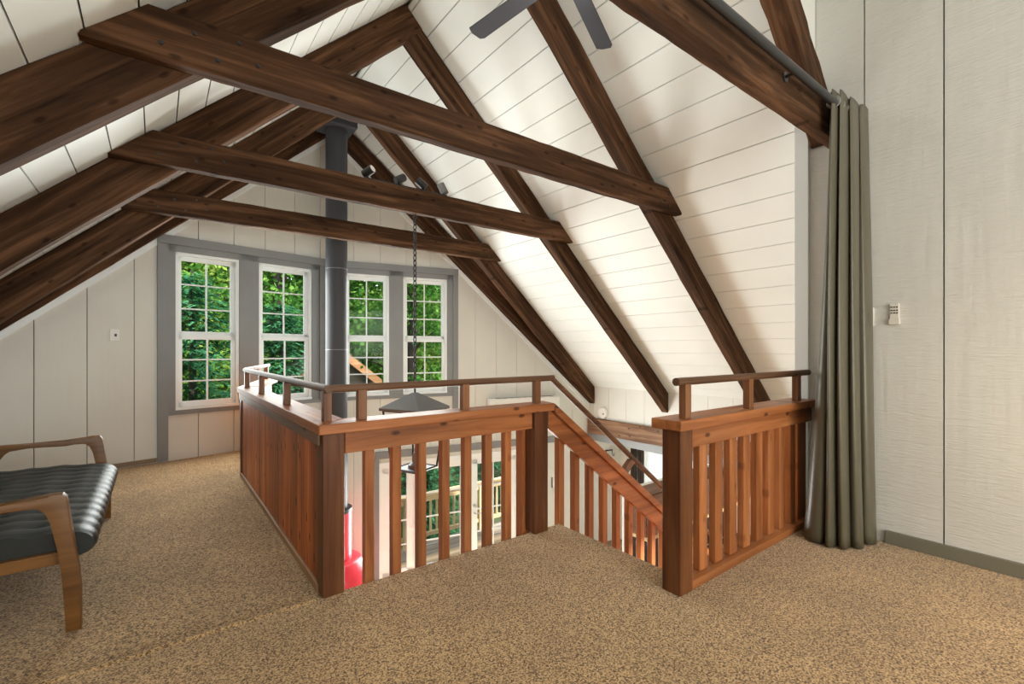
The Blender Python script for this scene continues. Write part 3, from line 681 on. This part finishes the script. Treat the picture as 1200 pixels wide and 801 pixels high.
# the profile runs back-to-front along the top, so its outward normal is (−tz, tx)
cush = smooth(obj('seat_cushion', bm, M['leather'], sf), 60)
bm = bmesh.new()
for i in range(13):
    a = 3.15 + 1.73 * i / 13
    prism(bm, [(-1.0, a + .004, .47), (-1.12, a + .004, .86), (-1.17, a + .004, .88), (-1.24, a + .004, .86), (-1.12, a + .004, .47)], (0, 1.73 / 13 - .008, 0), bevel=.02)
smooth(obj('back_cushion', bm, M['leather'], sf), 50)
bm = bmesh.new(); prism(bm, [(-1.06, 3.11, .30), (-1.12, 3.11, .30), (-1.29, 3.11, .88), (-1.25, 3.11, .88)], (0, 1.81, 0)); obj('back_frame', bm, M['walnut'], sf)

# ------------------------------------------------------------------ curtain and rod
rod = thing('curtain_rod', 'black round curtain rod along the beam at the upper right', 'curtain rod', (2.2, 1.17, 2.98))
bm = bmesh.new(); tube(bm, [(-0.2, 1.17, 2.98), (4.04, 1.17, 2.98)], .024, 18); smooth(obj('rod', bm, M['rod'], rod))
for x in (0.3, 3.0):
    bm = bmesh.new(); tube(bm, [(x, 1.17, 2.98), (x, 1.24, 2.98)], .010, 10); tube(bm, [(x, 1.232, 2.98), (x, 1.242, 2.98)], .03, 14); smooth(obj('bracket', bm, M['rod'], rod))
cu = thing('curtain', 'grey curtain gathered in deep folds against the white right wall', 'curtain', (3.8, 1.15, 0))
bm = bmesh.new(); NZ, NS = 44, 220
lobes = [0.0, .10, .46, .60, .72, .86, 1.0]            # uneven folds round the gathered bundle
rings = []
for i in range(NZ + 1):
    v = i / NZ; z = 0.012 + (3.04 - 0.012) * v; lo = (1 - v) ** 1.2
    cx_, cy_ = 4.03, 1.165 + .09 * lo; rx = .52 - .10 * lo; ry = .055 + .165 * lo
    ring = []
    for j in range(NS + 1):
        q = j / NS
        k = max(n for n in range(6) if lobes[n] <= q); f = (q - lobes[k]) / (lobes[k + 1] - lobes[k])
        bump_ = abs(math.sin(math.pi * min(f, 1.0))) ** 0.6
        depth = (.15, .10, .26, .20, .28, .18)[k] * (1 + .25 * lo)
        rr_ = 1 - depth * (1 - bump_) + .02 * math.sin(5 * v + k * 2.1)
        th = R(86) + R(188) * (q + .018 * math.sin(3.5 * v + k))
        x = cx_ + rx * rr_ * math.cos(th); y = cy_ + ry * rr_ * math.sin(th)
        zz = z + (.022 * bump_ * (1 if k % 2 else .4) if i == NZ else 0) - (.0 if i else .004 * bump_)
        ring.append(bm.verts.new((min(x, 4.04), y, zz)))
    rings.append(ring)
for a, b in zip(rings, rings[1:]):
    for k in range(NS): bm.faces.new((a[k], a[k+1], b[k+1], b[k]))
o = smooth(obj('fabric', bm, M['curtain'], cu), 80)
sm = o.modifiers.new('thickness', 'SOLIDIFY'); sm.thickness = 0.004
for j in range(6):
    x = 3.56 + .08 * j
    bm = bmesh.new(); lathe(bm, 0, 0, [(.026, -.006), (.04, -.006), (.042, 0), (.04, .006), (.026, .006)], 20)
    bm.transform(Matrix.Translation((x, 1.17, 2.98)) @ Matrix.Rotation(R(90), 4, 'Y')); smooth(obj('grommet', bm, M['grommet'], cu))

# ------------------------------------------------------------------ ceiling fan
FX, FY, FZ = 2.09, 2.17, 3.79
fn = thing('ceiling_fan', 'dark grey ceiling fan with long flat blades at the top edge', 'fan', (FX, FY, FZ))
bm = bmesh.new(); tube(bm, [(FX, FY, FZ + .1), (FX, FY, RZ - .12)], .016); smooth(obj('down_rod', bm, M['fan'], fn))
bm = bmesh.new(); lathe(bm, FX, FY, [(.02, FZ + .16), (.06, FZ + .15), (.115, FZ + .10), (.12, FZ + .02), (.09, FZ - .03), (.03, FZ - .05)]); smooth(obj('motor_housing', bm, M['fan'], fn))
bm = bmesh.new(); lathe(bm, FX, FY, [(.03, RZ - .17), (.075, RZ - .13), (.08, RZ - .04)]); smooth(obj('canopy', bm, M['fan'], fn))
for k in range(5):
    bm = bmesh.new()
    pr = [(.12, -.05), (.30, -.066), (.86, -.074), (.895, -.055), (.905, 0.02), (.885, .066), (.30, .056), (.12, .04)]
    prism(bm, [(x, y, -.004) for x, y in pr], (0, 0, .008), bevel=.002)
    bm.transform(Matrix.Translation((FX, FY, FZ)) @ Matrix.Rotation(R(98 - 72 * k), 4, 'Z') @ Matrix.Rotation(R(10), 4, 'X')); obj('blade', bm, M['fan'], fn)

# ------------------------------------------------------------------ stove pipe and red fireplace below
PX, PY, PR = 2.09, 6.95, 0.150
pp = thing('stove_pipe', 'charcoal stove pipe rising in front of the windows to the ridge', 'stove pipe', (PX, PY, -1.0))
zz = [-1.0, 0.2, 1.345, 2.51, 3.6, 4.62]
for a, b in zip(zz, zz[1:]):
    bm = bmesh.new(); lathe(bm, PX, PY, [(PR, a + .004), (PR, b - .004)], 40); s_ = smooth(obj('pipe_section', bm, M['pipe'], pp))
for z in zz[1:-1]:
    bm = bmesh.new(); lathe(bm, PX, PY, [(PR - .002, z - .007), (PR + .003, z - .004), (PR + .003, z + .004), (PR - .002, z + .007)], 40); smooth(obj('seam_ring', bm, M['seam'], pp))
bm = bmesh.new(); bx(bm, PX - .23, PX + .23, PY - .23, PY + .23, 4.53, 4.78, .006); obj('ceiling_box', bm, M['pipe'], pp)
fp = thing('fireplace', 'red enamel freestanding fireplace on the lower floor, seen through the front balusters', 'fireplace', (PX, PY, LOW))
bm = bmesh.new(); lathe(bm, PX, PY, [(.205, -1.0), (.21, -1.02), (.21, -1.69)], 40); smooth(obj('flue_collar', bm, M['red'], fp))
bm = bmesh.new(); lathe(bm, PX, PY, [(.19, -1.0), (.215, -1.0), (.218, -.97), (.215, -.95), (.16, -.945)], 40); smooth(obj('collar_rim', bm, M['black_metal'], fp))
bm = bmesh.new(); lathe(bm, PX, PY, [(.15, -1.675), (.325, -1.682), (.345, -1.70), (.455, -1.83), (.465, -1.86), (.50, -2.15), (.50, -2.30), (.30, -2.42)], 48); smooth(obj('hood', bm, M['red'], fp))
bm = bmesh.new(); lathe(bm, PX, PY, [(.32, LOW), (.32, -2.47), (.28, -2.41)], 40); smooth(obj('base', bm, M['black_metal'], fp))
bm = bmesh.new(); kx, ky = PX - .24 * .38, PY - .24 * .93
bmesh.ops.create_uvsphere(bm, u_segments=16, v_segments=10, radius=.045, matrix=Matrix.Translation((PX + .03, PY - .25, -1.72))); smooth(obj('damper_knob', bm, M['red'], fp))

# ------------------------------------------------------------------ lantern
LX, LY = 2.22, 4.64
la = thing('lantern', 'large dark metal lantern with pyramid roof hanging on a long chain', 'lantern', (LX, LY, 0.06))
bm = bmesh.new(); nl = 34; z0, z1 = 0.93, 2.80; lh = (z1 - z0) / nl
for i in range(nl):
    zc = z0 + lh * (i + .5); ring = bmesh.new(); seg, sr = 14, 6; rings = []
    for k in range(seg):
        t = 2 * math.pi * k / seg; c = Vector((.017 * math.cos(t), 0, (lh * .62) * math.sin(t))); nrm = Vector((math.cos(t), 0, math.sin(t)))
        rings.append([ring.verts.new(c + nrm * (.0062 * math.cos(2*math.pi*q/sr)) + Vector((0, .0062 * math.sin(2*math.pi*q/sr), 0))) for q in range(sr)])
    for k in range(seg):
        a, b = rings[k], rings[(k+1) % seg]
        for q in range(sr): ring.faces.new((a[q], a[(q+1) % sr], b[(q+1) % sr], b[q]))
    ring.transform(Matrix.Translation((LX, LY, zc)) @ Matrix.Rotation(R(90 * (i % 2) + 20), 4, 'Z'))
    me = bpy.data.meshes.new('t'); ring.to_mesh(me); ring.free(); bm.from_mesh(me); bpy.data.meshes.remove(me)
smooth(obj('chain', bm, M['black_metal'], la))
bm = bmesh.new(); ps = .265; ang = R(24)
def lrot(p, q, z): return (LX + p * math.cos(ang) - q * math.sin(ang), LY + p * math.sin(ang) + q * math.cos(ang), z)
base_t = [bm.verts.new(lrot(p * ps, q * ps, .728)) for p, q in ((-1,-1),(1,-1),(1,1),(-1,1))]
base_b = [bm.verts.new(lrot(p * ps, q * ps, .700)) for p, q in ((-1,-1),(1,-1),(1,1),(-1,1))]
top_t = [bm.verts.new(lrot(p * .02, q * .02, .885)) for p, q in ((-1,-1),(1,-1),(1,1),(-1,1))]
for i in range(4):
    j = (i + 1) % 4; bm.faces.new((base_t[i], base_t[j], top_t[j], top_t[i])); bm.faces.new((base_b[i], base_b[j], base_t[j], base_t[i]))
bm.faces.new(top_t); bm.faces.new(base_b[::-1]); obj('roof', bm, M['grey_metal'], la)
bm = bmesh.new(); tube(bm, [(LX, LY, .88), (LX, LY, .945)], .011, 10); smooth(obj('hook', bm, M['black_metal'], la))
bm = bmesh.new()
for p, q in ((-1,-1),(1,-1),(1,1),(-1,1)): tube(bm, [lrot(p*.235, q*.235, .71), lrot(p*.165, q*.165, .075)], .011, 4)
for (p, q), (p2, q2) in zip(((-1,-1),(1,-1),(1,1),(-1,1)), ((1,-1),(1,1),(-1,1),(-1,-1))):
    tube(bm, [lrot(p*.165, q*.165, .075), lrot(p2*.165, q2*.165, .075)], .013, 4); tube(bm, [lrot(p*.235, q*.235, .70), lrot(p2*.235, q2*.235, .70)], .011, 4)
obj('frame', bm, M['black_metal'], la)
bm = bmesh.new(); prism(bm, [lrot(p*.15, q*.15, .068) for p, q in ((-1,-1),(1,-1),(1,1),(-1,1))], (0, 0, .012)); obj('bottom_plate', bm, M['black_metal'], la)
bm = bmesh.new(); lathe(bm, LX, LY, [(.075, .08), (.07, .11), (.03, .14), (.03, .20), (.012, .24)], 16); smooth(obj('candle_holder', bm, M['seam'], la))

# ------------------------------------------------------------------ spotlights on the middle tie beam
tk = thing('track_light', 'black track light with four swivel spotlights on the middle tie beam', 'track light', (2.1, 4.62, 3.05))
box('track', 1.66, 2.60, 4.605, 4.635, 3.05, 3.075, M['black_metal'], tk)
for x, dx, dz, lit in ((1.70, .3, .25, 1), (2.04, .75, .5, 0), (2.29, -.7, .6, 0), (2.55, -.35, .85, 2)):
    hd = bpy.data.objects.new('spot_head', None)
    d = Vector((dx, -.5 if lit == 1 else .25, dz)).normalized(); c = Vector((x, 4.62, 3.135))
    bm = bmesh.new(); tube(bm, [c - d * .055, c + d * .06], .042, 20); o = smooth(obj('spot_head', bm, M['grey_metal'] if lit == 2 else M['black_metal'], tk), 40)
    bpy.data.objects.remove(hd)
    bm = bmesh.new(); tube(bm, [(x, 4.62, 3.075), c - d * .03], .010, 8); obj('swivel', bm, M['black_metal'], o)
    if lit: bm = bmesh.new(); tube(bm, [c + d * .058, c + d * .063], .036, 20); obj('lens', bm, M['white_plastic'], o)

# ------------------------------------------------------------------ small wall fittings
def plate_on(name, label, cat, fr, x0, x1, z0, z1, mark=None):
    t = thing(name, label, cat, ((x0+x1)/2, prow((x0+x1)/2), z0))
    bm = bmesh.new(); fr(bm, x0, x1, z0, z1, .0, .012, .003); obj('plate', bm, M['white_plastic'], t)
    if mark: bm = bmesh.new(); fr(bm, mark[0], mark[1], mark[2], mark[3], .010, .016, .001); obj('switch', bm, M['black_metal'], t)
plate_on('thermostat_plate', 'small white wall plate with black dot left of the windows', 'wall plate', frameL, -.415, -.335, 1.445, 1.575, (-.375, -.355, 1.495, 1.525))
plate_on('switch_plate', 'dark edged switch plate on the lower wall seen through stair balusters', 'switch', frameR, 6.04, 6.14, -1.30, -1.10, (6.03, 6.05, -1.30, -1.10))
t = thing('thermostat', 'cream wall control with dark buttons on the rough white right wall', 'thermostat', (4.07, .97, 1.52))
box('holder', 4.045, 4.068, .937, 1.000, 1.520, 1.56, M['cream_plastic'], t, .006); box('body', 4.050, 4.068, .942, .994, 1.535, 1.665, M['cream_plastic'], t, .004)
for i, z in enumerate((1.640, 1.618, 1.600)):
    for y in (.953, .968, .983): box('button', 4.047, 4.052, y - .0055, y + .0055, z - .004, z + .004, M['black_metal'], t, .001)
t = thing('switch_plate', 'flat white switch plate just right of the grey curtain', 'switch', (4.07, 1.10, 1.515))
box('plate', 4.058, 4.069, 1.085, 1.165, 1.515, 1.645, M['white_plastic'], t, .003); box('rocker', 4.054, 4.060, 1.11, 1.14, 1.55, 1.61, M['cream_plastic'], t, .002)
t = thing('smoke_detector', 'round white detector on the knee wall above the brown beam', 'smoke detector', (KX, 6.07, .1))
bm = bmesh.new(); lathe(bm, 0, 0, [(.115, 0), (.115, .02), (.10, .045), (.03, .05)], 32); bm.transform(Matrix.Translation((KX - .001, 6.10, .125)) @ Matrix.Rotation(R(-90), 4, 'Y')); smooth(obj('cover', bm, M['white_plastic'], t))
bm = bmesh.new(); lathe(bm, 0, 0, [(.02, 0), (.02, .006)], 16); bm.transform(Matrix.Translation((KX - .047, 6.07, .11)) @ Matrix.Rotation(R(-90), 4, 'Y')); obj('sensor', bm, M['grey_plastic'], t)
t = thing('air_conditioner', 'long white wall unit on the end wall right of the windows', 'air conditioner', (5.4, 6.7, .26))
bm = bmesh.new(); frameR(bm, 4.72, 6.10, .22, .47, .002, .20, .02); obj('casing', bm, M['white_plastic'], t)
bm = bmesh.new()
for k in range(9): frameR(bm, 4.85 + .13 * k, 4.95 + .13 * k, .468, .474, .05, .16, .001)
obj('grille', bm, M['grey_plastic'], t)

# ------------------------------------------------------------------ kitchen corner seen below through the right railing
t = thing('wall_cabinet', 'dark wooden kitchen cabinets with pale bottom edge, seen below through railing', 'cabinet', (6.2, 3.8, -1.03))
bm = bmesh.new(); bx(bm, 4.86, 7.58, 3.62, 3.93, -1.0, -.48, .004); obj('body', bm, M['cabinet'], t)
for k in range(6):
    a = 4.87 + .452 * k; o = box('door', a, a + .442, 3.602, 3.62, -.985, -.49, M['cabinet'], t, .005); 
    box('knob', a + .38, a + .40, 3.585, 3.602, -.94, -.92, M['black_metal'], o, .003)
box('light_rail', 4.86, 7.58, 3.60, 3.93, -1.045, -1.0, M['pine'], t, .003)
bm = bmesh.new(); bx(bm, 4.86, 7.6, 3.93, 4.0, LOW, -.48); bx(bm, 4.9, 7.6, 3.9, 3.93, -1.65, -1.045, mi=1); struct('wall_kitchen', bm, [M['white_wall'], M['black_metal']])
t = thing('kitchen_counter', 'black kitchen counter below the dark wooden cabinets', 'counter', (6.2, 3.6, LOW))
box('base', 4.9, 7.58, 3.36, 3.9, LOW, -1.70, M['black_metal'], t); box('worktop', 4.88, 7.58, 3.32, 3.9, -1.70, -1.66, M['black_metal'], t)
t = thing('storage_box', 'small black box on top of the dark wooden cabinets', 'box', (5.9, 3.8, -.48))
box('body', 5.85, 6.08, 3.66, 3.86, -.48, -.34, M['black_metal'], t, .01)
for y, lab in ((5.93, 'dark hanging panel next to the end wall beside the kitchen window'), (5.76, 'dark hanging panel nearest the kitchen window')):
    bm = bmesh.new()
    for k in range(4): tube(bm, [(7.55 + .012 * (k % 2), y - .05 + .035 * k, -.50), (7.55 + .012 * (k % 2), y - .05 + .035 * k, -2.0)], .02, 8)
    o = obj('drape', bm, M['dark_fabric']); tag(o, lab, 'curtain', 'dark panels beside the kitchen window')
for x, z, lab in ((7.02, -.60, 'small dark wall hook under the rough beam, left of the other'), (7.35, -.72, 'small dark wall hook nearer the kitchen window')):
    t = thing('wall_hook', lab, 'hook', (x, prow(x), z)); bm = bmesh.new(); frameR(bm, x - .09, x + .09, z, z + .025, 0, .012); obj('hook_rail', bm, M['black_metal'], t)
    bm = bmesh.new()
    for q in (-.07, 0.07): xx = x + q; tube(bm, [(xx, prow(xx) - .01, z + .02), (xx, prow(xx) - .03, z - .10), (xx, prow(xx) - .06, z - .10), (xx, prow(xx) - .07, z - .04)], .006, 6)
    obj('hook', bm, M['black_metal'], t)

# ------------------------------------------------------------------ outdoors: deck, shed, trees
bm = bmesh.new()
for k in range(13): bx(bm, -1.5, 9.5, 7.0 + .145 * k, 7.14 + .145 * k, LOW - .16, LOW - .12)
# boards under the wall stay outside: trimmed where the house stands
struct('deck', bm, M['decking'])
dr = thing('deck_railing', 'pale pine deck railing outside the lower glass doors', 'railing', (4.5, 8.75, LOW - .1))
box('top_rail', -1.4, 9.4, 8.69, 8.81, -1.66, -1.61, M['pine'], dr); box('bottom_rail', -1.4, 9.4, 8.72, 8.78, -2.5, -2.42, M['pine'], dr); box('upper_rail', -1.4, 9.4, 8.72, 8.76, -1.78, -1.67, M['pine'], dr)
for k in range(7): box('post', -1.4 + 1.78 * k, -1.3 + 1.78 * k, 8.70, 8.80, LOW - .12, -1.66, M['pine_z'], dr)
for k in range(76):
    x = -1.2 + .14 * k; box('baluster', x - .019, x + .019, 8.73, 8.77, -2.42, -1.70, M['pine_z'], dr, 0)
bm = bmesh.new(); bmesh.ops.create_grid(bm, x_segments=60, y_segments=60, size=45, matrix=Matrix.Translation((6, 42, -3.4)))
for v in bm.verts: v.co.z += .25 * math.sin(v.co.x * .4) * math.cos(v.co.y * .3) + max(0, v.co.y - 14) * .13
smooth(struct('ground', bm, M['soil']), 80)
sh = thing('shed', 'brown roof edge of an outbuilding seen through the window beside the pipe', 'shed', (4.0, 12.6, -3.2))
SX, SZ, SW, SD = 3.72, 1.45, 1.15, 0.92
bm = bmesh.new(); prism(bm, [(SX - 1, 12.5, -3.3), (SX + 1, 12.5, -3.3), (SX + 1, 12.5, SZ - SD + .05), (SX, 12.5, SZ - .2), (SX - 1, 12.5, SZ - SD + .05)], (0, 2, 0)); obj('wall', bm, M['decking'], sh)
for q in (-1, 1):
    bm = bmesh.new(); prism(bm, [(SX, 12.2, SZ), (SX + q * SW, 12.2, SZ - SD), (SX + q * SW, 12.2, SZ - SD - .24), (SX, 12.2, SZ - .24)], (0, .06, 0)); obj('fascia', bm, M['shed_wood'], sh)
    bm = bmesh.new(); prism(bm, [(SX, 12.26, SZ), (SX + q * SW, 12.26, SZ - SD), (SX + q * SW, 12.26, SZ - SD - .06), (SX, 12.26, SZ - .06)], (0, 2.4, 0)); obj('roof', bm, M['shingle'], sh)

def leaf_cloud(seed, kind):
    """one foliage mesh (leaf sprays) and one trunk mesh, base at the origin"""
    r = random.Random(seed); bm = bmesh.new(); tk = bmesh.new(); Hh = r.uniform(9, 11)
    if kind == 'conifer':
        tube(tk, [(0, 0, 0), (.05, 0, Hh * .5), (0, 0, Hh)], [.20, .13, .02], 8)
        for b in range(210):
            z = .2 + (Hh - .3) * (b / 210) ** 1.0; ln = (1 - z / Hh) ** .8 * 3.0 + .3; a = b * 2.4 + r.uniform(-.3, .3)
            for s in range(int(18 + ln * 26)):
                t = r.random() ** .6; rad = ln * t; dz = -.35 * rad * t + r.uniform(-.05, .05)
                c = Vector((math.cos(a) * rad, math.sin(a) * rad, z + dz)) + Vector((r.gauss(0, .16), r.gauss(0, .16), r.gauss(0, .05))) * (0.3 + t)
                aa = a + r.uniform(-.9, .9); d = Vector((math.cos(aa), math.sin(aa), r.uniform(-.55, -.05))) * r.uniform(.14, .26); sd = Vector((-math.sin(aa), math.cos(aa), r.uniform(-.3, .3))) * r.uniform(.03, .06)
                v = [bm.verts.new(c - sd), bm.verts.new(c + sd), bm.verts.new(c + d + sd * .3), bm.verts.new(c + d - sd * .3)]; bm.faces.new(v)
    else:
        tube(tk, [(0, 0, 0), (.1, .05, Hh * .35), (-.1, .1, Hh * .7), (0, 0, Hh)], [.24, .17, .10, .02], 8)
        cl = []
        for b in range(46):
            z = r.uniform(.8 if kind == 'bush' else 1.2, Hh); a = r.uniform(0, 6.28); rad = r.uniform(.4, 2.6) * (1 - (z / Hh) ** 3 * .6)
            c = Vector((math.cos(a) * rad, math.sin(a) * rad, z)); cl.append(c)
            if b % 2 == 0: tube(tk, [(0, 0, max(.3, z - 1.0)), c * .5 + Vector((0, 0, z * .5 - .3)), c], [.06, .035, .01], 6)
        for c in cl:
            for s in range(r.randint(230, 300)):
                p = c + Vector((r.gauss(0, .5), r.gauss(0, .5), r.gauss(0, .34)))
                d = Vector((r.uniform(-1, 1), r.uniform(-1, 1), r.uniform(-.8, .3))).normalized() * r.uniform(.10, .19); sd = d.cross(Vector((r.uniform(-1, 1), r.uniform(-1, 1), r.uniform(-.2, 1)))).normalized() * r.uniform(.05, .085)
                v = [bm.verts.new(p), bm.verts.new(p + d * .5 + sd), bm.verts.new(p + d), bm.verts.new(p + d * .5 - sd)]; bm.faces.new(v)
    def mesh(b, nm, m): me = bpy.data.meshes.new(nm); b.to_mesh(me); b.free(); me.materials.append(m); return me
    return bm, tk, mesh
protos = {}
for key, kind, mat, seed in (('a', 'conifer', 'leaf_dark', 1), ('b', 'leafy', 'leaf_mid', 2), ('c', 'leafy', 'leaf_bright', 3), ('d', 'conifer', 'leaf_dark', 4), ('e', 'leafy', 'leaf_mid', 5)):
    b_, t_, mesh = leaf_cloud(seed, kind); protos[key] = (mesh(b_, 'foliage', M[mat]), mesh(t_, 'trunk', M['bark']))
names = {'a': ('conifer', 'dark green conifer with drooping boughs'), 'd': ('conifer', 'dense blue-green conifer'), 'b': ('leafy_tree', 'mid green leafy tree'), 'c': ('leafy_tree', 'bright sunlit yellow-green tree'), 'e': ('leafy_tree', 'shaded green leafy tree')}
trees = [('a', 0.55, 11.0, -3.6, 0, .70, 'close outside the leftmost window'), ('d', 2.25, 11.6, -3.8, 1, .66, 'outside the second window from the left'), ('c', 0.6, 15.5, -3.2, 2, 1.0, 'rising behind the conifers at the leftmost window'),
         ('b', 2.9, 15.0, -3.2, .5, .95, 'outside the window left of the pipe'), ('e', 4.9, 16.8, -3.2, 3, 1.0, 'behind the outbuilding roof, right of the pipe'), ('b', 6.6, 14.2, -3.4, 4, .9, 'outside the rightmost window'),
         ('c', 8.2, 17.5, -3.0, 1.2, 1.05, 'beyond the rightmost window, farther back'), ('a', 8.4, 12.2, -3.6, 2.2, .50, 'low behind the deck railing'), ('e', -1.6, 14.6, -3.2, 5, .95, 'at the far left of the leftmost window'),
         ('c', 3.9, 20.0, -2.8, .2, 1.15, 'tall and farthest, between the middle windows'), ('b', 10.8, 14.5, -3.2, 2.8, .9, 'right of the lower glass doors'), ('e', 1.0, 20.5, -2.8, 1.9, 1.2, 'tall in the back row behind the left pair of windows'),
         ('b', 7.0, 21.5, -2.6, 3.6, 1.2, 'tall in the back row behind the right pair of windows'), ('d', 5.7, 11.2, -3.9, 3.0, .42, 'small, just past the deck railing'), ('e', 12.5, 19.0, -2.8, 3.3, 1.1, 'far right in the back row'), ('e', -4.2, 17.5, -2.9, .9, 1.1, 'far left in the back row'), ('d', 3.4, 12.0, -4.0, 2.0, .40, 'small, beside the outbuilding')]
far = ['behind the far left trees', 'behind the leftmost window trees', 'behind the second window trees', 'behind the pipe', 'behind the third window trees', 'behind the rightmost window trees', 'behind the right end trees', 'at the far right end']
for i, wh in enumerate(far):
    trees.append(('bed'[i % 3] if i % 3 < 2 else 'b', -5 + 3.4 * i, 25.5 + (i % 2) * 1.5, -2.0, i * 1.3, 1.5, 'in the forest edge ' + wh))
for key, x, y, z, rz, sc, where in trees:
    nm, lab = names[key]; lab = lab if len((lab + ' ' + where).split()) <= 16 else lab.split(' with')[0]; t = thing(nm, f'{lab} {where}', 'tree', (x, y, z), 'trees outside the windows'); t.rotation_euler = (0, 0, rz); t.scale = (sc, sc, sc)
    for pn, me in zip(('foliage', 'trunk'), protos[key]):
        o = bpy.data.objects.new(pn, me); C.objects.link(o); o.parent = t

# ------------------------------------------------------------------ light
w = bpy.data.worlds.new('sky'); bpy.context.scene.world = w; w.use_nodes = True
bg = w.node_tree.nodes['Background']; bg.inputs[0].default_value = (0.90, 0.95, 1.0, 1); bg.inputs[1].default_value = 3.6
def light(name, kind, loc, energy, col=(1, 1, 1), rot=None, **kw):
    l = bpy.data.lights.new(name, kind); l.energy = energy; l.color = col
    for k, v in kw.items(): setattr(l, k, v)
    o = bpy.data.objects.new(name, l); C.objects.link(o); o.location = loc
    if rot: o.rotation_euler = rot
    return o
light('sun', 'SUN', (0, 0, 20), 10.0, (1.0, 0.95, 0.85), (R(38), R(10), R(20)), angle=R(1.5))
light('back_fill_light', 'AREA', (1.4, YB + .06, 1.8), 162, (0.97, 1.0, 0.95), (R(90), 0, 0), shape='RECTANGLE', size=3.9, size_y=2.1)  # added soft fill from behind the camera, no known window there
light('fan_fill_light', 'POINT', (FX, FY, FZ - .16), 16, (1.0, 0.97, 0.90), shadow_soft_size=.10)  # added fill for the near room, the fan itself carries no lamp
def window_light(name, x, z, wd, ht, energy, out):
    n = Vector((-out[0], -out[1], 0)); p = Vector((x, prow(x), z)) + n * .06
    light(name, 'AREA', p, energy, (0.96, 1.0, 0.965), n.to_track_quat('-Z', 'Y').to_euler(), shape='RECTANGLE', size=wd, size_y=ht)
window_light('daylight_left_windows', 1.03, 1.58, 1.65, 1.85, 94, oL)
window_light('daylight_right_windows', 3.18, 1.58, 1.6, 1.85, 80, oR)
window_light('daylight_glass_doors', 4.1, -1.5, 2.3, 1.8, 270, oR)
light('bedside_lamp', 'POINT', (3.3, -.55, 0.95), 20, (1.0, 0.74, 0.40), shadow_soft_size=.15)
light('lower_fill_light', 'AREA', (2.6, 1.0, -.36), 460, (0.95, 1.0, 0.97), (0, 0, 0), shape='RECTANGLE', size=3.5, size_y=2.5)  # unseen fill added under the loft to brighten the lower room
light('kitchen_fill_light', 'AREA', (7.2, 2.6, -.36), 40, (1.0, 0.96, 0.9), (0, 0, 0), shape='DISK', size=.4)  # unseen fill added to brighten the kitchen corner

for i, (x, dx, dy, dz) in enumerate(((1.66, -1.2, -.6, 1.0), (2.09, 1.4, -1.0, 1.2), (2.24, -1.6, 1.0, 1.0), (2.52, 1.6, .4, 1.0))):
    d = Vector((dx, dy, dz)).normalized(); light(f'spot_lamp_{i}', 'SPOT', Vector((x, 4.62, 3.16)) + d * .08, 13, (1.0, 0.96, 0.90), d.to_track_quat('-Z', 'Y').to_euler(), spot_size=R(150), spot_blend=1.0, shadow_soft_size=.05)
sc = bpy.context.scene
sc.view_settings.view_transform = 'Standard'; sc.view_settings.look = 'None'; sc.view_settings.gamma = 1.0; sc.view_settings.use_curve_mapping = False
sc.view_settings.exposure = 0.0
sc.cycles.use_denoising = True; sc.cycles.max_bounces = 8; sc.cycles.diffuse_bounces = 5; sc.cycles.transparent_max_bounces = 12
